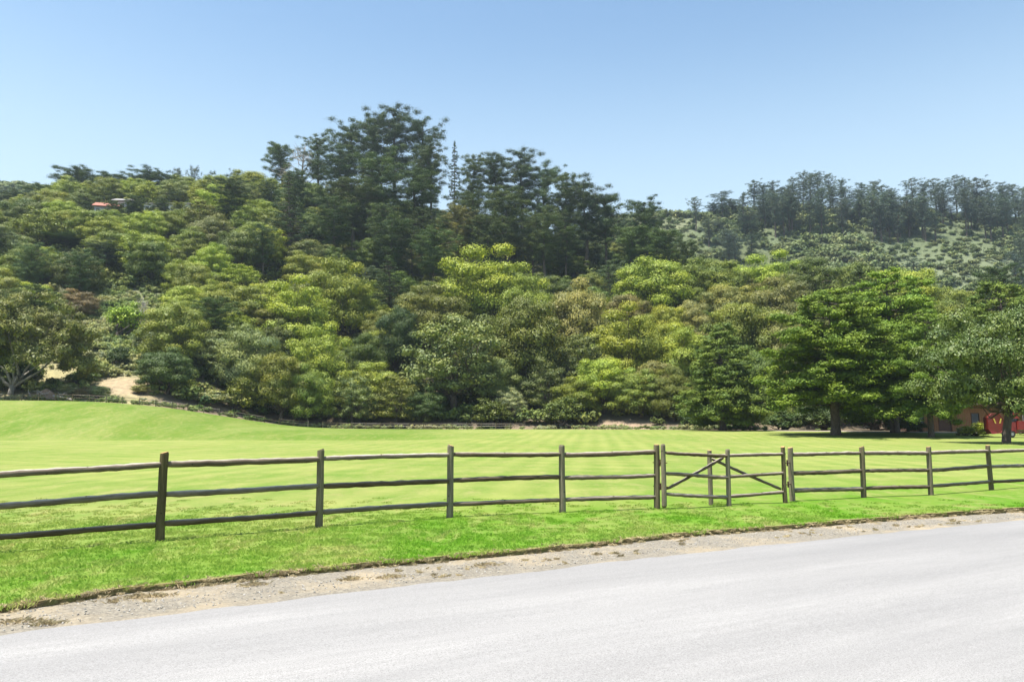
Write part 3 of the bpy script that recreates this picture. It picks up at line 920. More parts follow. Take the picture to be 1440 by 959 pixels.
# the row of shrubs and trees right behind the far fence
row = [
 ('oak', 234, 143, 488, 78, 'dark green', 'dark dense oak just right of the sandy slope'),
 ('bush', 262, 143, 532, 34, 'olive green', 'small olive bush leaning on the far fence, right of the dark oak'),
 ('bush', 296, 146, 548, 60, 'silver', 'pale silvery bush behind the descending far fence'),
 ('bush', 340, 149, 530, 52, 'olive green', 'round olive bush behind the far fence, right of the silvery one'),
 ('oak', 345, 156, 458, 88, 'grey-green', 'grey-green rounded oak above the far fence bend'),
 ('oak', 398, 152, 500, 78, 'olive green', 'low spreading oak casting shade across the far fence'),
 ('oak', 436, 153, 512, 66, 'olive green', 'short oak beside the shaded stretch of the far fence'),
 ('oak', 450, 162, 455, 92, 'yellow-green', 'upright oak with a dark visible trunk above the far fence'),
 ('willow', 500, 157, 522, 66, 'grey-green', 'pale loose shrub tree where the far fence levels out'),
 ('willow', 556, 157, 528, 84, 'olive green', 'low olive willow behind the level far fence'),
 ('willow', 640, 162, 444, 140, 'grey-green', 'big grey-green willow with a leaning dark trunk, centre of the wood edge'),
 ('oak', 512, 170, 470, 66, 'mid green', 'leafy fresh green tree left of the big grey-green willow'),
 ('oak', 600, 157, 545, 60, 'dark green', 'low dark bush-like oak under the big willow'),
 ('bush', 690, 154, 560, 60, 'mid green', 'dark green undergrowth bush below the big willow'),
 ('willow', 718, 158, 545, 52, 'silver', 'small pale tree with a white stem at the end of the far fence'),
 ('willow', 764, 161, 503, 74, 'grey-green', 'slender grey-green willow right of the centre'),
 ('bush', 790, 153, 558, 60, 'mid green', 'shadowed green bush left of the pink bare bank'),
 ('oak', 738, 170, 420, 124, 'olive green', 'tall olive oak rising behind the slender grey-green willow'),
 ('willow', 815, 168, 470, 80, 'grey-green', 'grey-green willow with bare twigs between two oaks'),
 ('oak', 846, 158, 505, 78, 'yellow-green', 'yellow-green oak leaning over the pink bare bank'),
 ('oak', 900, 154, 520, 84, 'olive green', 'dark-shaded oak right of the bare bank'),
 ('oak', 884, 168, 430, 116, 'yellow-green', 'broad yellow-green oak in tiers above the bare bank'),
 ('oak', 946, 150, 515, 60, 'olive green', 'narrow oak with a thick straight trunk left of the young redwood'),
 ('oak', 962, 166, 455, 90, 'yellow-green', 'rounded oak rising behind the young redwood, on its left'),
 ('oak', 1062, 150, 495, 74, 'mid green', 'shaded oak between the young redwood and the big redwoods'),
 ('oak', 1050, 165, 430, 104, 'olive green', 'olive oak rising behind the young redwood, on its right'),
 ('oak', 1110, 158, 440, 84, 'brownish green', 'brownish feathery oak left of the big redwoods'),
 ('bush', 1100, 133, 575, 60, 'dark green', 'dark low bush in the shade left of the leftmost big redwood'),
 ('bush', 1150, 131, 568, 70, 'dark green', 'dark bush directly behind the leftmost big redwood trunk'),
 ('bush', 1222, 131, 566, 74, 'dark green', 'dark bush between the two largest redwood trunks'),
 ('bush', 1040, 140, 560, 74, 'dark green', 'dark bush right of the young redwood trunk'),
 ('bush', 985, 143, 562, 60, 'dark green', 'dark bush left of the young redwood trunk'),
]
for r in row: ptree(*r)
# brush on the left slope by the bare track
for r in [
 ('bush', 168, 151, 487, 34, 'dark green', 'small dark conical shrub on the green slope'),
 ('bush', 142, 146, 512, 40, 'grey-green', 'spreading green shrub left of the dark conical shrub'),
 ('bush', 120, 142, 520, 44, 'mid green', 'bright leafy shrub beside the sandy slope'),
 ('bush', 160, 172, 452, 34, 'silver', 'pale grey-green brush high in the clearing'),
 ('bush', 136, 158, 484, 34, 'silver', 'silvery brush just right of the broad left oak'),
 ('bush', 182, 166, 425, 56, 'bright yellow-green', 'golden green shrub above the clearing'),
 ('bush', 98, 133, 540, 34, 'silver', 'small pale shrub behind the far fence, left of centre of the mound'),
 ('bush', 118, 133, 543, 30, 'rusty brown', 'reddish brown dry shrub behind the far fence'),
 ('bush', 140, 134, 543, 34, 'silver', 'pale green shrub behind the highest part of the far fence'),
 ('bush', 205, 160, 462, 44, 'silver', 'twiggy grey bush at the foot of the bare dead tree'),
 ('bush', 196, 139, 540, 26, 'brownish green', 'little brown bush beside the dark dense oak')]: ptree(*r)

# --- landmark trees on the hillside
named = [
 ('oak', 417, 186, 393, 122, 'bright yellow-green', 'bright round oak standing out in the middle of the left wood'),
 ('oak', 481, 196, 366, 94, 'yellow-green', 'yellow-green oak up and right of the bright round oak'),
 ('oak', 336, 186, 400, 100, 'olive green', 'broad olive oak left of the bright round oak'),
 ('oak', 285, 180, 425, 74, 'yellow-green', 'oak right of the dead tree with a lit left crown'),
 ('oak', 262, 176, 445, 60, 'dark green', 'dark oak directly right of the dead tree'),
 ('oak', 606, 186, 404, 112, 'olive green', 'wide low domed oak above the big grey-green willow'),
 ('oak', 680, 206, 347, 142, 'bright yellow-green', 'brightest broad oak at the foot of the tall pines'),
 ('oak', 745, 190, 388, 80, 'yellow-green', 'oak just below right of the brightest broad oak'),
 ('oak', 812, 186, 396, 96, 'brownish green', 'brownish feathery oak right of the pine wood foot'),
 ('oak', 560, 178, 432, 66, 'dark green', 'dark oak left of the wide low domed oak'),
 ('oak', 918, 206, 367, 112, 'yellow-green', 'oak crowning the left end of the right-hand wood'),
 ('oak', 1000, 214, 362, 104, 'olive green', 'oak on the crest of the right-hand wood below the far hill'),
 ('oak', 1078, 218, 357, 104, 'yellow-green', 'domed oak on the highest crest of the right-hand wood'),
 ('oak', 1138, 212, 362, 84, 'mid green', 'green oak on the crest, just right of the highest dome'),
 ('oak', 1100, 186, 392, 100, 'brownish green', 'tawny feathery oak below the highest dome'),
 ('oak', 1205, 205, 370, 96, 'mid green', 'oak on the crest above the leftmost big redwood'),
 ('oak', 1270, 195, 380, 96, 'yellow-green', 'oak on the crest above the tallest lawn redwood'),
 ('oak', 1330, 190, 402, 84, 'olive green', 'last oak of the crest at the right'),
 ('oak', 1360, 175, 425, 80, 'mid green', 'green oak half hidden behind the right edge tree'),
 ('oak', 1440, 180, 410, 90, 'yellow-green', 'light green oak behind the trees at the right edge'),
 # tall pines
 ('fir', 410, 225, 238, 66, 'blue-dark', 'slim dark conifer standing forward at the left of the tall pines'),
 ('round_pine', 397, 290, 203, 46, 'pine', 'small dark pine on the skyline left of the bare grey tree'),
 ('pine', 452, 282, 186, 52, 'pine', 'pine on the skyline right of the bare grey tree'),
 ('pine', 478, 262, 205, 62, 'blue-dark', 'dark pine at the left shoulder of the great pine clump'),
 ('pine', 492, 290, 172, 66, 'pine', 'pine on the rising left skyline of the great clump'),
 ('pine', 522, 286, 160, 64, 'pine', 'pine just left of the highest treetop'),
 ('pine', 557, 288, 149, 74, 'blue-dark', 'highest pine of the whole hill'),
 ('pine', 592, 284, 163, 72, 'blue-dark', 'pine just right of the highest treetop'),
 ('pine', 608, 268, 195, 50, 'pine', 'pine on the falling right edge of the great clump'),
 ('pine', 540, 252, 215, 80, 'pine', 'wide pine in front of the great clump'),
 ('pine', 500, 246, 250, 70, 'pine', 'lower pine in front of the great clump, on its left'),
 ('pine', 585, 250, 240, 74, 'pine', 'lower pine in front of the great clump, on its right'),
 ('pine', 556, 225, 300, 80, 'pine', 'young pine low in the middle of the great clump'),
 ('pine', 470, 228, 275, 64, 'dark green', 'pine left of centre below the great clump'),
 ('fir', 640, 282, 197, 26, 'blue-dark', 'thin spire-like conifer right of the bright sky gap'),
 ('pine', 664, 280, 216, 46, 'pine', 'pine beside the spire-like conifer'),
 ('pine', 694, 284, 220, 58, 'pine', 'open branched pine with sky showing between its limbs'),
 ('pine', 734, 280, 210, 68, 'blue-dark', 'highest pine of the right-hand pine group'),
 ('pine', 768, 276, 226, 62, 'pine', 'pine right of the highest of the right-hand group'),
 ('pine', 792, 268, 240, 60, 'pine', 'pine midway down the sloping right skyline'),
 ('pine', 822, 258, 252, 70, 'blue-dark', 'pine with a leaning visible trunk on the sloping skyline'),
 ('round_pine', 850, 258, 270, 66, 'blue-dark', 'domed pine at the lower end of the pine skyline'),
 ('pine', 716, 246, 262, 64, 'pine', 'pine in front of the right-hand pine group'),
 ('pine', 665, 250, 268, 66, 'pine', 'pine with bare lower trunk right of the sky gap'),
 ('pine', 768, 238, 290, 60, 'pine', 'lower pine in front of the sloping skyline'),
 ('pine', 910, 252, 277, 54, 'blue-dark', 'separate flat-topped pine against the pale far meadow'),
 ('round_pine', 938, 240, 322, 60, 'pine', 'dark pine below the separate flat-topped pine'),
 ('round_pine', 962, 234, 338, 44, 'pine', 'last small pine of the pine slope, beside the far hill'),
 ('round_pine', 888, 245, 318, 60, 'pine', 'pine left of the separate flat-topped pine'),
 ('pine', 330, 232, 250, 60, 'dark green', 'tall dark pine left of the slim dark conifer'),
 ('pine', 690, 232, 300, 60, 'dark green', 'dark pine behind the brightest broad oak'),
 ('pine', 610, 222, 318, 70, 'pine', 'pine with bare straight trunk left of the brightest broad oak'),
 ('fir', 545, 205, 360, 70, 'dark green', 'dark bushy conifer at the foot of the great clump'),
 ('pine', 640, 236, 285, 50, 'brownish green', 'thin dry-looking pine below the sky gap'),
 # left skyline pines
 ('round_pine', 112, 286, 238, 66, 'pine', 'wide flat pine on the left skyline above the red roof'),
 ('round_pine', 148, 288, 245, 52, 'pine', 'second wide pine on the left skyline'),
 ('round_pine', 206, 288, 238, 54, 'dark green', 'dark pine on the skyline above the white house'),
 ('round_pine', 178, 290, 248, 48, 'dark green', 'pine on the skyline between the red roof and the white house'),
 ('round_pine', 236, 290, 246, 52, 'dark green', 'pine on the skyline right of the white house'),
 ('oak', 268, 288, 248, 60, 'olive green', 'rounded tree on the skyline right of the white house'),
 ('oak', 310, 288, 247, 64, 'yellow-green', 'yellow-green tree on the skyline left of the small dark pine'),
 ('oak', 352, 286, 243, 60, 'yellow-green', 'sunlit tree on the skyline just left of the pines'),
 ('round_pine', 60, 282, 262, 60, 'dark green', 'low wide pine on the far left skyline'),
 ('round_pine', 22, 280, 272, 60, 'dark green', 'wide pine at the left end of the skyline'),
 ('round_pine', 52, 240, 285, 60, 'olive green', 'olive pine at the left below the skyline'),
 ('pine', 92, 215, 330, 60, 'dark green', 'dark pine on the left slope above the broad oak'),
 ('oak', 55, 205, 345, 60, 'yellow-green', 'sunlit oak on the left slope above the broad oak'),
 ('oak', 33, 225, 345, 44, 'rusty brown', 'rust brown dying oak on the left slope'),
 ('oak', 24, 190, 385, 50, 'olive green', 'rounded olive oak at the far left above the broad oak'),
 ('oak', 110, 175, 408, 60, 'rusty brown', 'small reddish oak behind the right shoulder of the broad oak'),
 ('pine', 150, 200, 340, 56, 'blue-dark', 'dark pine filling the shadow above the clearing'),
 ('pine', 200, 210, 330, 60, 'blue-dark', 'dark pine above the dead tree'),
 ('fir', 120, 192, 368, 44, 'dark green', 'dark conifer left of the clearing'),
]
hand = []
for r in named:
    o = ptree(*r)
    hand.append((r[1], (r[3] + 25), r[6]))
ptree('round_pine', 226, 243, 281, 26, 'dark green', 'dark domed pine standing in front of the white hilltop house')
ptree('round_pine', 254, 240, 284, 22, 'olive green', 'olive domed pine in front of the right end of the white hilltop house')
ptree('pine', 190, 240, 274, 32, 'dark green', 'pine between the red-roofed house and the white house')
ptree('round_pine', 163, 238, 283, 26, 'dark green', 'little pine against the right end of the red-roofed house')
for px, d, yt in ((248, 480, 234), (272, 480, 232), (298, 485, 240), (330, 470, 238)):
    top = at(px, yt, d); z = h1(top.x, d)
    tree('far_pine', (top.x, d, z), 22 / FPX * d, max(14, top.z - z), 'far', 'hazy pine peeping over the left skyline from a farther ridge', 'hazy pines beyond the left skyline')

# bare trees
def dead(px, d, yt, s, label, tintmesh):
    top = at(px, yt, d); z = h1(top.x, d)
    root = bpy.data.objects.new('dead_tree', None); COL.objects.link(root); root.location = (top.x, d, z - .2)
    k = (top.z - z) / 11.5
    root.scale = (k * s, k * s, k)
    obj('trunk', tintmesh, root)
    tag(root, label, 'dead tree')
dead(200, 166, 414, 1.0, 'bare grey dead tree beside the clearing on the left slope', DEAD)
dead(425, 284, 203, 1.6, 'bare grey tree on the skyline between two pines', DEAD)

# --- every other tree of the near hill
SKQ = [-200, 0, 60, 100, 150, 300, 370, 400, 440, 500, 560, 600, 612, 640, 700, 760, 800, 860, 900, 940, 980, 1050, 1140, 1200, 1300, 1440, 1700]
SKY = [285, 282, 264, 246, 248, 252, 250, 240, 215, 185, 165, 200, 290, 290, 300, 235, 255, 285, 310, 335, 370, 364, 364, 376, 404, 402, 402]
def phrase(px, py):
    best = min(hand, key=lambda h: (h[0] - px) ** 2 + ((h[1] - py) * 1.2) ** 2)
    dx, dy = px - best[0], py - best[1]
    side = 'right of' if dx > 0 else 'left of'
    ud = 'below' if dy > 0 else 'above'
    rel = side if abs(dx) > 1.6 * abs(dy) else (ud if abs(dy) > 1.6 * abs(dx) else ud + ' and ' + side)
    short = best[2].split(' standing out')[0].split(' with ')[0]
    return rel + ' the ' + short
fill = []
step = 9.2
placed += [(a, b, 9) for a, b in ((at(148, 300, 248).x, 248), (at(172, 300, 255).x, 255), (at(218, 300, 253).x, 253), (at(250, 300, 253).x, 253))]
for y in np.arange(138, 306, step * .8):
    xr = .72 * y
    for x in np.arange(-xr, xr, step):
        xx = x + random.uniform(-.42, .42) * step; yy = y + random.uniform(-.42, .42) * step
        q = float(QQ(xx, yy))
        ft, d1 = float(np.interp(q, FQ, FD)), float(np.interp(q, RQ, RD))
        if yy < ft + 7 or yy > d1 + 8: continue
        if -10 < q < 230 and yy < ft + (60 if 105 < q < 212 else 46 if 105 < q else 20): continue          # clearing at the left
        if 1090 < q and yy < 150: continue
        if any((xx - a) ** 2 + (yy - b) ** 2 < (.42 * r + 2.2) ** 2 for a, b, r in placed): continue
        z = h1(xx, yy) - .2
        v = random.random()
        if 385 < q < 905 and yy > 222:
            if v < .25: kind, h, w, tint = 'pine', random.uniform(15, 23), random.uniform(8, 11), random.choice(('pine', 'pine', 'dark green'))
            elif v < .38: kind, h, w, tint = 'fir', random.uniform(10, 15), random.uniform(6, 8), 'dark green'
            else: kind, h, w, tint = 'oak', random.uniform(7, 11), random.uniform(8, 11), random.choice(('dark green', 'mid green', 'olive green'))
        elif q >= 870:
            kind, h, w = 'oak', random.uniform(9, 13), random.uniform(11, 16)
            tint = random.choice(('yellow-green', 'olive green', 'mid green', 'yellow-green', 'brownish green'))
        elif q < 385:
            if v < .10: kind, h, w, tint = 'pine', random.uniform(13, 18), random.uniform(7, 10), random.choice(('pine', 'dark green'))
            else:
                kind, h, w = random.choice(('oak', 'oak', 'oak', 'willow')), random.uniform(8.5, 13), random.uniform(10, 15)
                tint = random.choice(('yellow-green', 'olive green', 'yellow-green', 'olive green', 'mid green', 'bright yellow-green', 'grey-green'))
        else:
            kind, h, w = random.choice(('oak', 'oak', 'willow')), random.uniform(8, 12), random.uniform(10, 14)
            tint = random.choice(('olive green', 'yellow-green', 'yellow-green', 'mid green', 'grey-green'))
        px, py = proj((xx, yy, z + h))
        if px < -50 or px > 1490: continue
        lim = float(np.interp(px, SKQ, SKY)) + 5
        if (130 - w < px < 160 + w or 205 - w < px < 268 + w) and yy < 262:      # keep the hilltop houses in view
            lim = max(lim, 298 if px < 172 else 296)
        if py < lim:
            h2 = h - (lim - py) / FPX * yy
            if h2 < 5.0: continue
            w *= max(.6, h2 / h); h = h2; kind = 'oak' if kind in ('pine', 'fir') and h < 9 else kind
            px, py = proj((xx, yy, z + h))
        placed.append((xx, yy, w / 2))
        fill.append((kind, xx, yy, z, w, h, tint, px, py))
def zone(px, py):
    z = 'left slope' if px < 385 else ('pine slope' if px < 880 and py < 400 else ('lower wood' if px < 880 else 'right-hand wood'))
    return z
lab = {}
for f in fill:
    sp = {'oak': 'oak', 'willow': 'willow', 'pine': 'pine', 'fir': 'fir'}[f[0]]
    tn = {'pine': 'dark green', 'blue-dark': 'dark green'}.get(f[6], f[6])
    sz = 'small' if f[5] < 9 else ('tall' if f[5] > 14 else 'rounded' if sp in ('oak', 'willow') else 'medium')
    t = f'{sz} {tn} {sp} {phrase(f[7], f[8] + 20)}'
    lab.setdefault(t, []).append(f)
for t, fs in lab.items():
    t = ' '.join(t.split()[:16])
    for f in fs:
        kind, xx, yy, z, w, h, tint, px, py = f
        placed.pop() if False else None
        tree(kind, (xx, yy, z), w, h, tint, t, 'trees crowding the ' + zone(px, py))
print('filler trees', len(fill), 'labels', len(lab))

# --- the far hill: standing pines
n_far = 0
far_pts = []
for px, yt in ((978, 276), (1000, 285), (1015, 268), (1030, 280), (1058, 254), (1072, 258), (1086, 254), (1100, 262), (1112, 248), (1126, 241), (1140, 244), (1150, 242),
               (1166, 243), (1184, 250), (1210, 256), (1226, 253), (1240, 260), (1254, 264), (1281, 249), (1296, 256), (1312, 250), (1326, 256), (1342, 245), (1355, 248),
               (1370, 250), (1388, 252), (1410, 256), (1424, 258), (1440, 262), (1460, 258)):
    far_pts.append((px + random.uniform(-2, 2), yt, random.uniform(455, 490)))
for _ in range(72):
    px = random.uniform(1040, 1450); far_pts.append((px, random.uniform(262, 300), random.uniform(435, 475)))
for _ in range(10):
    px = random.uniform(985, 1060); far_pts.append((px, random.uniform(296, 330), random.uniform(400, 450)))
far_pts += [(1285, 362, 372), (1432, 335, 385), (1425, 352, 370), (1440, 300, 420)]
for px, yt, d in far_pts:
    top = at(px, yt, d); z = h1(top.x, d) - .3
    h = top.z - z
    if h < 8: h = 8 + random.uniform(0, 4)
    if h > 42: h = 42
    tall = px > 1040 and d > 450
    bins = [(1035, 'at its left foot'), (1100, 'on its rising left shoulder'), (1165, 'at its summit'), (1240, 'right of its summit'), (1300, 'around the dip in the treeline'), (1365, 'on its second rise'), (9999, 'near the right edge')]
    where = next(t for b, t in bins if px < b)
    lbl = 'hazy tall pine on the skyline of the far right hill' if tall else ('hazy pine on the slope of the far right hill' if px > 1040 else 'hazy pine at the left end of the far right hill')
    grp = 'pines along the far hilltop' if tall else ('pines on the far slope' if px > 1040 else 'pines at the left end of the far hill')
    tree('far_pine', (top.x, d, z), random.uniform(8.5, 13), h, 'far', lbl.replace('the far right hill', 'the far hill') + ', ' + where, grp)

# --- undergrowth (stuff)
def tiny_bush(name, mat, n=150, size=.32):
    P, Nn, t = cat([puff((rng.normal() * .45, rng.normal() * .45, .45 + rng.uniform(0, .35)), rng.uniform(.45, .75), n // 5, .3, .75, .4) for _ in range(5)])
    return leaf_mesh(name, P, Nn, size, .75, mat, t)
def sample(n, ya, yb, qa, qb):
    y = np.sqrt(rng.uniform(ya * ya, yb * yb, n)); q = rng.uniform(qa, qb, n); x = (q - 720) / 1108 * y
    return x, y, q
x, y, q = sample(9000, 132, 320, -90, 1530)
ft = np.interp(q, FQ, FD)
ok = (y > ft + 3) & (y < np.interp(q, RQ, RD) + 14) & ~((q > 1080) & (y < 142)) & ~((q > 128) & (q < 200) & (y > ft + 2) & (y < ft + 15))
ok &= ~((q > 830) & (q < 910) & (y < ft + 6))
clr = ok & (q > 60) & (q < 222) & (y < ft + 62)
ey = rng.uniform(140, 212, 1500); eq = rng.uniform(108, 216, 1500); ex = (eq - 720) / 1108 * ey
ek = (ey > np.interp(eq, FQ, FD) + 14) & (vnoise(ex, ey, 6, 44) > .3)
cx, cy_ = np.concatenate([x[clr], ex[ek]]), np.concatenate([y[clr], ey[ek]])
ok &= ~clr
x, y = x[ok], y[ok]
tag(scatter('undergrowth', np.stack([x, y, H(x, y) - .1], 1), rng.uniform(.9, 2.6, len(x)), [tiny_bush('scrub_plant', M_SCRUB) for _ in range(4)]), 'low mixed scrub growing under and between the hillside trees', 'undergrowth')
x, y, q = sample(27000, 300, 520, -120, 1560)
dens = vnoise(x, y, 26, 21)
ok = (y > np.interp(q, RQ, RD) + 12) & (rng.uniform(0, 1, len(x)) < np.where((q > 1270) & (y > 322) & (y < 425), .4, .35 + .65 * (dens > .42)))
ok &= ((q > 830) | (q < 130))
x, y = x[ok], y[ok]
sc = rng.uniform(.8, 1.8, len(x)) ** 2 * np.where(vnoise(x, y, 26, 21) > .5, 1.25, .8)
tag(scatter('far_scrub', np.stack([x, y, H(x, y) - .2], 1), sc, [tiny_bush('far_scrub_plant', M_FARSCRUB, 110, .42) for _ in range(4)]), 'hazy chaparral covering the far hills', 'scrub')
tag(scatter('slope_brush', np.stack([cx, cy_, H(cx, cy_) - .1], 1), rng.uniform(.45, 1.3, len(cx)), [tiny_bush('brush_plant', M_PALESCRUB, 120, .3) for _ in range(3)]), 'pale green coastal brush covering the clearing on the left slope', 'brush')
# weeds along the far fence and the foot of the wood
x, y, q = sample(2600, 124, 160, -60, 1300)
fe = np.interp(q, LQ, LD)
ok = (y > fe + .8) & (y < fe + 5) & ~((q > 1060) & (y < fe + 4))
x, y = x[ok], y[ok]
tag(scatter('weeds', np.stack([x, y, H(x, y) - .1], 1), rng.uniform(.35, .9, len(x)), [tiny_bush('weed_plant', M_PALESCRUB, 90, .3) for _ in range(3)]), 'pale weeds along the foot of the wooded hill', 'weeds')

# ------------------------------------------------------------------ roadside split-rail fence and gate
def post_mesh(h, r, name='post', below=.35):
    mb = MB()
    zs = [-below, 0, .3, .65, 1.0, h - .02, h]
    off = [(random.uniform(-.006, .006), random.uniform(-.006, .006)) for _ in zs]
    rr = [r * 1.08, r * 1.06, r * 1.03, r, r * .98, r * .97, r * .9]
    mb.tube([(a, b, z) for (a, b), z in zip(off, zs)], rr, 14, .05)
    me = mb.mesh(name, M_POST, False)
    me.materials.append(M_POSTTOP)
    me.polygons[len(me.polygons) - 1].material_index = 1
    return me
def rail_obj(a, b, r, parent, name='rail', k=20, wob=.010, ends=True):
    """a knotty round rail from a to b, thinner at the tenoned ends; parent-space coordinates"""
    a, b = Vector(a), Vector(b)
    L = (b - a).length
    z = Vector((0, 0, 1)).rotation_difference((b - a).normalized())
    pts, rad = [], []
    ph = random.uniform(0, 6)
    for i in range(k + 1):
        t = i / k
        pts.append((math.sin(t * 3.1 + ph) * wob + random.uniform(-.3, .3) * wob, -math.sin(t * math.pi) * .012 * 0 + random.uniform(-.4, .4) * wob, L * t))
        rad.append(r * ((.72 if ends and i in (0, k) else 1.0) + random.uniform(-.1, .1)))
    mb = MB(); mb.tube(pts, rad, 10, .13)
    me = mb.mesh(name, M_RAIL, True)
    o = obj(name, me, parent)
    o.location = a; o.rotation_mode = 'QUATERNION'; o.rotation_quaternion = z
    return o
def fence_run(name, plist, label, rad=.048):
    root = bpy.data.objects.new(name, None); COL.objects.link(root)
    base = plist[0][0]; root.location = base
    tag(root, label, 'fence')
    fr = (.87, .52, .185)
    for i, (p, h, pr) in enumerate(plist):
        o = obj('post', post_mesh(h, pr), root, p - base, (random.uniform(-.008, .008), random.uniform(-.008, .008), random.uniform(0, 6)))
    for (p, h, _), (p2, h2, _) in zip(plist[:-1], plist[1:]):
        for f in fr:
            rail_obj(p - base + Vector((0, 0, h * f + random.uniform(-.012, .012))), p2 - base + Vector((0, 0, h2 * f + random.uniform(-.012, .012))), rad * random.uniform(.88, 1.08), root)
    return root
def fpost(px, yb, yt, r=.063):
    g = on_plane(px, yb, 0)
    g = on_ground(px, yb, 5, 40) or g
    return (g, at(px, yt, g.y).z - g.z, r)
left = [fpost(-312, 806, 668), fpost(-20, 780, 652), fpost(224, 761, 636), fpost(448.5, 743, 632), fpost(632.5, 728, 626), fpost(791, 720.5, 626.5), fpost(924.5, 716, 625)]
right = [fpost(1114.5, 706, 629), fpost(1215, 700.5, 628), fpost(1309.5, 696.5, 628), fpost(1394, 689.5, 626), fpost(1472, 684, 625), fpost(1545, 679, 624), fpost(1612, 675, 624)]
dirl = (left[2][0] - left[3][0]).normalized() * 2.4
p = left[0][0]
left = [(Vector((p.x + dirl.x * k, p.y + dirl.y * k, 0)), 1.3, .063) for k in (3, 2, 1)] + left
fence_run('rail_fence', left, 'weathered three-rail timber fence running along the road left of the gate')
dirr = (right[-1][0] - right[-2][0])
right += [(right[6][0] + dirr * k, 1.28, .063) for k in (1, 2, 3)]
fence_run('rail_fence', right, 'weathered three-rail timber fence from the gate to the right edge')

def gate_leaf(hp, ht, hb, ep, et, eb, dh, de, rails_h, rails_e, br, label, hinge_to):
    """hinge stile at px hp, end stile at px ep; ht/hb and et/eb are their tops and bottoms"""
    H0, H1 = at(hp, hb, dh), at(hp, ht, dh); E0, E1 = at(ep, eb, de), at(ep, et, de)
    root = bpy.data.objects.new('gate', None); COL.objects.link(root); root.location = H0
    tag(root, label, 'gate')
    for a, b in ((H0, H1), (E0, E1)):
        o = obj('stile', post_mesh(b.z - a.z, .05, 'stile', 0), root, a - H0)
    for yh, ye in zip(rails_h, rails_e):
        rail_obj(at(hp, yh, dh) - H0, at(ep, ye, de) - H0, .038, root, 'rail')
    (x0, y0_), (x1, y1_) = br
    t0 = (x0 - hp) / (ep - hp); t1 = (x1 - hp) / (ep - hp)
    off = Vector((-.03, .05, 0))
    rail_obj(at(x0, y0_, dh + (de - dh) * t0) - H0 + off, at(x1, y1_, dh + (de - dh) * t1) - H0 + off, .034, root, 'brace')
    for f in (.70, .31):
        mb = MB()
        c = Vector((0, 0, (H1.z - H0.z) * f))
        t = hinge_to - H0; t.z = 0
        mb.tube([tuple(c - t.normalized() * .09), tuple(c + t * 1.0 + t.normalized() * .09)], .011, 6)
        mb.tube([tuple(c + t * .5 + Vector((0, 0, -.07))), tuple(c + t * .5 + Vector((0, 0, .07)))], .018, 6)
        obj('hinge', mb.mesh('hinge', M_IRON), root)
    return root
gate_leaf(934.5, 625, 711, 1025.5, 632, 713, 16.62, 17.35, (636, 666, 694), (642, 671, 699.5), ((940, 687), (1020, 644)),
          'left gate leaf with a brace rising to the right', left[-1][0])
gate_leaf(1104, 628, 706, 1000, 633, 712, 18.1, 17.55, (638, 665.5, 692), (642, 671, 699), ((1101, 688), (1004, 645)),
          'right gate leaf with a brace rising to the left, behind the left leaf end', right[0][0])

# ------------------------------------------------------------------ far fence along the wood
fq = [-60, 0, 60, 120, 180, 230, 280, 320, 360, 420, 500, 580, 660, 740]
def far_fence_pts():
    pts = []
    x0 = (-60 - 720) / 1108
    q = -70.0
    while q < 745:
        d = float(np.interp(q, LQ, LD)) + .3
        x = (q - 720) / 1108 * d
        pts.append(Vector((x, d, h1(x, d) - .05)))
        q += 2.75 / d * 1108
    return pts
fp = far_fence_pts()
root = bpy.data.objects.new('far_fence', None); COL.objects.link(root); root.location = fp[0]
tag(root, 'distant two-rail timber fence following the foot of the wooded hill', 'fence')
pm = MB().tube([(0, 0, -.3), (0, 0, 1.25)], [.085, .075], 6, .1).mesh('far_post', M_POST)
rm = MB().tube([(0, 0, 0), (0, 0, .5), (0, 0, 1)], [.045, .05, .045], 5, .1).mesh('far_rail', M_RAIL)
for a, b in zip(fp[:-1], fp[1:]):
    obj('post', pm, root, a - fp[0], (0, random.uniform(-.05, .05), random.uniform(0, 6)))
    for hz in (1.05, .62):
        if random.random() < .04: continue
        o = obj('rail', rm, root, a - fp[0] + Vector((0, 0, hz)))
        v = b - a
        o.rotation_mode = 'QUATERNION'; o.rotation_quaternion = Vector((0, 0, 1)).rotation_difference(v.normalized())
        o.scale = (1, 1, v.length)

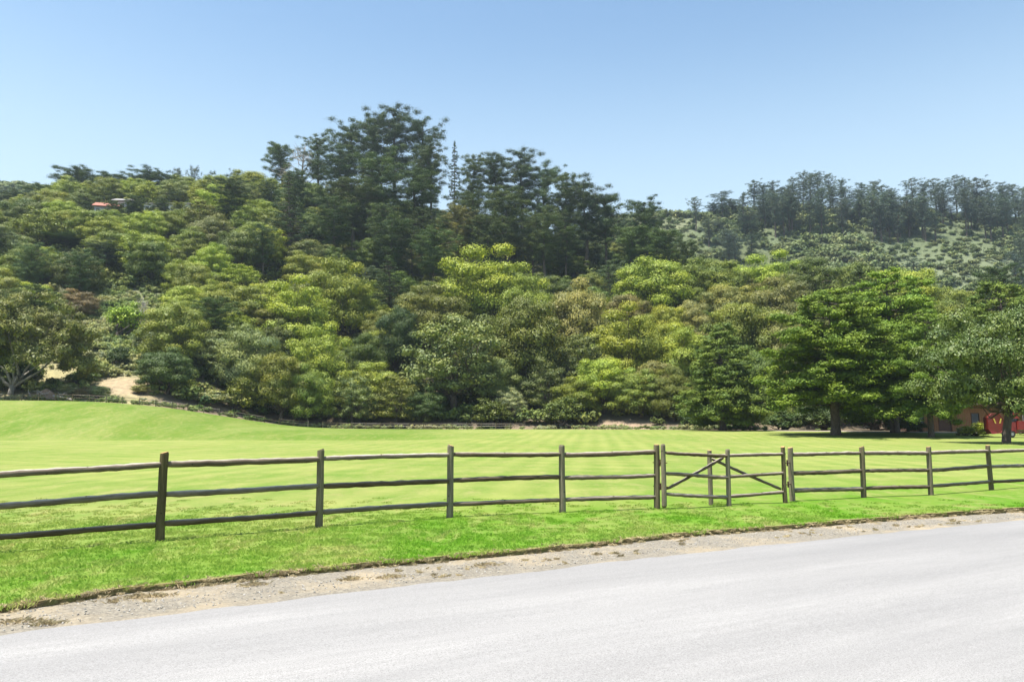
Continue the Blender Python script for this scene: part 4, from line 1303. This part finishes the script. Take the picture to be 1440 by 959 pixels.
# ------------------------------------------------------------------ wooden cabin behind the redwoods
M_BOARD = bark('cabin_boards', (.16, .075, .035), (.36, .20, .10), 4)
M_SHAKE = simple('cabin_roof', (.11, .075, .055), .9, 0, .35, 5)
M_DARKGLASS = simple('window_glass', (.02, .025, .03), .08, 0, .1, 1)
M_TRIM = simple('dark_trim', (.09, .05, .035), .8, 0, .2, 8)
def cabin():
    d = 121.5
    x0 = (1280 - 720) / 1108 * d; x1 = (1476 - 720) / 1108 * d
    zb = h1((x0 + x1) / 2, d) - .1
    root = bpy.data.objects.new('cabin', None); COL.objects.link(root); root.location = (x0, d, zb)
    tag(root, 'brown board-clad cabin in the shade behind the lawn redwoods', 'cabin')
    W = x1 - x0; hh = 4.1; dep = 8.0
    mb = MB(); mb.box(0, W, .08, dep, -.5, hh)
    obj('wall', mb.mesh('cabin_wall', M_TRIM), root)
    X = lambda q: (q - 720) / 1108 * d - x0
    openings = [(X(1290), X(1300), .9, 2.9), (X(1322), X(1338), 0, 2.9), (X(1368), X(1378), .8, 2.8), (X(1420), X(1432), .9, 2.9)]
    b = MB(); b.box(-.125, .125, -.03, .05, 0, 1, .015); bmsh = b.mesh('board', M_BOARD)
    n = int(W / .27)
    for i in range(n):
        x = (i + .5) * W / n
        hit = [o for o in openings if o[0] - .1 < x < o[1] + .1]
        segs = [(0, hh)] if not hit else [(0, hit[0][2]), (hit[0][3], hh)]
        for a, c in segs:
            if c - a < .1: continue
            obj('board', bmsh, root, (x, 0, a), None, (1, 1 + random.uniform(-.2, .4), c - a))
    for k, (a, c, z0, z1) in enumerate(openings):
        nm = 'door' if z0 == 0 else 'window'
        f = MB()
        f.box(a - .1, a, -.1, .06, z0, z1); f.box(c, c + .1, -.1, .06, z0, z1); f.box(a - .1, c + .1, -.101, .06, z1, z1 + .12)
        if z0: f.box(a - .13, c + .13, -.13, .06, z0 - .1, z0)
        fo = obj(nm, f.mesh(nm, M_TRIM), root)
        g = MB(); g.box(a, c, .02, .05, z0, z1)
        obj('panel' if z0 == 0 else 'pane', g.mesh('pane', M_TRIM if z0 == 0 else M_DARKGLASS), fo)
    r = MB()
    for s in (0, 1):
        pass
    r.prism([(-1.3, hh - .05), (dep / 2, hh + 2.3), (dep + 1.3, hh - .05), (dep + 1.3, hh + .15), (dep / 2, hh + 2.5), (-1.3, hh + .15)], -.8, W + .8)
    obj('roof', r.mesh('cabin_roof', M_SHAKE), root)
cabin()

# ------------------------------------------------------------------ hilltop houses
M_REDROOF = simple('red_roof', (.27, .10, .065), .8, 0, .2, 3)
M_BLUEWALL = simple('grey_wall', (.35, .36, .42), .8, 0, .1, 2)
M_WHITE = simple('white_wall', (.75, .74, .72), .7, 0, .06, 2)
M_GREYROOF = simple('grey_roof', (.25, .24, .24), .85, 0, .2, 3)
def hill_house(px, py, wpx, hgt, wall, roof, label, dep=8, rot=0, d0=270, nwin=4, rh=1.6):
    a = at(px, py, d0)
    gz = h1(a.x, d0)
    W = wpx / FPX * d0
    root = bpy.data.objects.new('hill_house', None); COL.objects.link(root); root.location = (a.x, d0, a.z); root.rotation_euler = (0, 0, rot)
    tag(root, label, 'house')
    mb = MB(); mb.box(-W / 2, W / 2, 0, dep, min(-4.0, gz - a.z - 1), hgt)
    obj('wall', mb.mesh('house_wall', wall), root)
    r = MB(); r.prism([(-.8, hgt - .05), (dep / 2, hgt + rh), (dep + .8, hgt - .05), (dep + .8, hgt + .15), (dep / 2, hgt + rh + .2), (-.8, hgt + .15)], -W / 2 - .6, W / 2 + .6)
    obj('roof', r.mesh('house_roof', roof), root)
    for i in range(nwin):
        x = -W / 2 + (i + .5) * W / nwin
        f = MB()
        f.box(x - .7, x - .6, -.06, .02, .8, hgt - .7); f.box(x + .6, x + .7, -.06, .02, .8, hgt - .7); f.box(x - .7, x + .7, -.061, .02, hgt - .7, hgt - .6); f.box(x - .7, x + .7, -.061, .02, .7, .8)
        fo = obj('window', f.mesh('window', M_WHITE), root)
        g = MB(); g.box(x - .6, x + .6, -.03, .01, .8, hgt - .7)
        obj('pane', g.mesh('pane', M_DARKGLASS), fo)
hill_house(148, 302, 30, 2.6, M_BLUEWALL, M_REDROOF, 'small hilltop house with a red roof and grey wall among the left pines', 7, .25, 246, 3, 2.0)
hill_house(172, 297, 26, 3.4, M_BLUEWALL, M_GREYROOF, 'grey hilltop house just right of the red-roofed one', 7, .1, 253, 3)
hill_house(234, 300, 66, 3.0, M_WHITE, M_GREYROOF, 'long white hilltop house half hidden by trees', 9, 0, 250, 7)

# ------------------------------------------------------------------ red wood chipper by the cabin
M_RED = simple('red_paint', (.17, .012, .009), .35, 0, .12, 4)
M_REDDARK = simple('dark_red_steel', (.16, .012, .012), .5, 0, .2, 4)
M_TYRE = simple('tyre_rubber', (.02, .02, .02), .85, 0, .2, 20)
M_STEEL = simple('grey_steel', (.3, .3, .31), .4, .7, .15, 12)
M_YEL = simple('yellow_decal', (.42, .32, .05), .5, 0, .05, 4)
def chipper():
    d = 99.0
    c = at(1414, 611, d); zb = h1(c.x, d)
    root = bpy.data.objects.new('wood_chipper', None); COL.objects.link(root); root.location = (c.x, d, zb); root.rotation_euler = (0, 0, -.15)
    tag(root, 'red wood chipper on wheels parked behind the right edge tree', 'wood chipper')
    # infeed hopper: a flared box whose open mouth faces left-front
    mb = MB()
    mouth = [(-2.35, -1.0, 1.0), (-2.0, -1.0, .45), (-.9, -.75, .55), (-.35, -.7, 1.1), (-.35, -.7, 2.1), (-.95, -.85, 2.9), (-1.9, -1.0, 2.95), (-2.35, -1.0, 2.5)]
    back = [(x * .92, .75, z) for x, y, z in mouth]
    mb.add(mouth + back, [tuple(range(7, -1, -1)), tuple(range(8, 16))] + [(i, (i + 1) % 8, 8 + (i + 1) % 8, 8 + i) for i in range(8)])
    hp = obj('hopper', mb.mesh('hopper', M_RED), root)
    mb = MB()
    pts = [Vector(p) * 1.0 + Vector((0, -.02, 0)) for p in mouth] + [Vector(mouth[0]) + Vector((0, -.02, 0))]
    mb.tube(pts, .05, 6)
    obj('rim', mb.mesh('hopper_rim', M_REDDARK), hp)
    for x, s in ((-1.75, .18), (-.85, -.18)):
        mb = MB()
        yf = -1.03 if x < -1.2 else -.9
        mb.add([(x, yf - .02, 2.35), (x + .16, yf - .02, 2.35), (x + .16 + s, yf - .02, 1.75), (x + s, yf - .02, 1.75), (x, yf + .01, 2.35), (x + .16, yf + .01, 2.35), (x + .16 + s, yf + .01, 1.75), (x + s, yf + .01, 1.75)],
               [(3, 2, 1, 0), (4, 5, 6, 7), (0, 1, 5, 4), (1, 2, 6, 5), (2, 3, 7, 6), (3, 0, 4, 7)])
        obj('decal', mb.mesh('decal', M_YEL), hp)
    mb = MB(); mb.box(-.35, 1.1, -.6, .6, .8, 1.9, .08); mb.tube([(.35, -.62, 1.35), (.35, .62, 1.35)], .62, 16)
    obj('drum_housing', mb.mesh('drum_housing', M_REDDARK), root)
    mb = MB(); mb.box(1.15, 2.7, -.7, .7, .95, 1.75, .1); mb.box(1.3, 2.5, -.55, .55, 1.75, 2.05, .08)
    en = obj('engine_cover', mb.mesh('engine_cover', M_RED), root)
    mb = MB(); mb.tube([(2.3, .3, 2.0), (2.3, .3, 2.7), (2.4, .3, 2.85)], .05, 8); obj('exhaust', mb.mesh('exhaust', M_STEEL), en)
    mb = MB(); mb.tube([(.5, 0, 1.85), (.5, 0, 2.5), (.65, 0, 2.85), (1.0, 0, 3.05), (1.45, 0, 2.95)], [.22, .2, .19, .19, .22], 10)
    mb.box(.9, 1.75, -.28, .28, 2.35, 3.0, .06)
    obj('discharge_chute', mb.mesh('chute', M_RED), root)
    mb = MB(); mb.box(-1.2, 3.0, -.55, -.43, .62, .78); mb.box(-1.2, 3.0, .43, .55, .62, .78); mb.tube([(3.0, -.5, .7), (4.1, 0, .65), (3.0, .5, .7)], .06, 6)
    obj('chassis', mb.mesh('chassis', M_REDDARK), root)
    mb = MB()
    for s in (-1, 1):
        y = s * .85
        fpts = [(.35 + math.cos(a) * .52, y, .42 + math.sin(a) * .5) for a in np.linspace(.1, math.pi - .1, 8)]
        mb.tube(fpts, .07, 4, 0, True)
    obj('mudguard', mb.mesh('mudguard', M_RED), root)
    for s in (-1, 1):
        t = MB(); t.tube([(.35, s * .72, .40), (.35, s * .75, .40), (.35, s * .95, .40), (.35, s * .98, .40)], [.32, .40, .40, .32], 18)
        w = obj('wheel', t.mesh('wheel', M_TYRE), root)
        t = MB(); t.tube([(.35, s * .74, .40), (.35, s * .995, .40)], [.22, .2], 14)
        obj('rim', t.mesh('rim', M_STEEL), w)
chipper()

# clipped round bush and flowering edge at the cabin door
ptree('bush', 1372, 103, 594, 44, 'bright yellow-green', 'clipped rounded yellow-green bush left of the red wood chipper', ybase=None)
ptree('bush', 1353, 104, 601, 20, 'silver', 'little pale flowering bush left of the clipped round bush')
ptree('bush', 1288, 117, 590, 30, 'dark green', 'dark low bush against the cabin wall, left of the pale trunk')
ptree('bush', 1266, 116, 582, 44, 'dark green', 'dark low bush against the cabin wall beside the flaring redwood trunk')
ptree('bush', 1448, 104, 590, 40, 'dark green', 'dark bush right of the red wood chipper')

# ------------------------------------------------------------------ brush pile and fallen limb behind the far fence
def brush_pile():
    g = on_ground(68, 560, 100); root = bpy.data.objects.new('brush_pile', None); COL.objects.link(root); root.location = (g.x, 131.0, h1(g.x, 131.0))
    tag(root, 'brown heap of cut brush and earth behind the far fence near the broad oak', 'brush pile')
    n = 26; V = []; F = []
    for i in range(n):
        for j in range(9):
            a = 6.283 * i / n; r = j / 8
            z = 1.7 * (1 - r ** 1.6) + .25 * random.random() * (1 - r)
            V.append((math.cos(a) * r * 2.4, math.sin(a) * r * 1.3, z - .1))
    for i in range(n):
        for j in range(8):
            F.append((i * 9 + j, i * 9 + j + 1, ((i + 1) % n) * 9 + j + 1, ((i + 1) % n) * 9 + j))
    obj('heap', MB().add(V, F).mesh('heap', simple('heap_earth', (.26, .17, .12), 1, 0, .5, 3)), root)
    for _ in range(30):
        a = np.array((random.uniform(-2.6, 2.4), random.uniform(-1.2, .6), random.uniform(.1, 1.0))); b = a + np.array((random.uniform(-1.8, 1.8), random.uniform(-.6, .6), random.uniform(.1, .9)))
        obj('branch', MB().tube(limb_pts(a, b, 3, .12), [.06, .05, .035, .015], 5, .2).mesh('branch', M_DEADWOOD), root)
brush_pile()
def log(px, py, L, rot, label):
    d = 130.5
    a = at(px, py, d); z = h1(a.x, d)
    mb = MB(); mb.tube(limb_pts((-L / 2, 0, .9), (L / 2, 0, .12), 5, .07), [.13, .15, .16, .18, .2, .22], 9, .12)
    mb.tube(limb_pts((-L / 5, 0, .6), (-L / 3, .3, 1.5), 3, .05), [.08, .06, .04, .02], 5)
    o = obj('fallen_log', mb.mesh('fallen_log', M_DEADWOOD), None, (a.x, d, z), (0, 0, rot))
    tag(o, label, 'log')
log(90, 556, 3.6, .05, 'grey fallen limb resting beside the brown brush heap')

# ------------------------------------------------------------------ small clumps of torn dry turf on the shoulder
def clump(px, py, s, lab_):
    g = on_plane(px, py, GZ)
    n = 150
    x = rng.normal(size=n) * .10 * s; y = rng.normal(size=n) * .035 * s
    me = blade_patch('turf_clump', n, .01, .01, .03, .002, M_DRY, 3.0)
    co = np.zeros(n * 4 * 3, np.float32); me.vertices.foreach_get('co', co); co = co.reshape(n, 4, 3)
    co[:, :, 0] += x[:, None]; co[:, :, 1] += y[:, None]; co[:, :, 2] += (rng.uniform(0, .03, n) * np.exp(-(x / (.12 * s)) ** 2))[:, None]
    me.vertices.foreach_set('co', co.ravel())
    o = obj('turf_clump', me, None, g, (0, 0, .45))
    tag(o, lab_, 'dry turf')
for a in ((22, 876, 1.1, 'largest brown tuft of dry turf at the left edge of the shoulder'), (190, 841, 1.5, 'long torn strip of dry turf below the leftmost visible post'),
          (210, 839, 1.0, 'dry turf tuft beside the long torn strip'), (356, 823, .8, 'dry turf tuft touching the verge, left of the second post'),
          (493, 815, .6, 'small dry turf tuft on the grey shoulder below the second post'), (548, 812, .9, 'flat dry turf tuft near the road line, left of the third post'),
          (686, 795, 1.1, 'scattered dry turf heap below the third and fourth posts'), (64, 878, .5, 'thin dry tuft on the road line at the left')):
    clump(*a)

# ------------------------------------------------------------------ air
mb = MB(); mb.box(-1560, 1560, -1560, 1560, -3, 245)
hz = mb.mesh('haze', bpy.data.materials.new('haze'))
hm = hz.materials[0]; hm.use_nodes = True
nt = hm.node_tree; nt.nodes.remove(nt.nodes['Principled BSDF'])
pv = nt.nodes.new('ShaderNodeVolumePrincipled')
pv.inputs['Color'].default_value = (.74, .88, 1.0, 1)
pv.inputs['Density'].default_value = .00015
pv.inputs['Anisotropy'].default_value = .4
nt.links.new(pv.outputs[0], nt.nodes['Material Output'].inputs['Volume'])
tag(obj('haze', hz), kind='stuff')
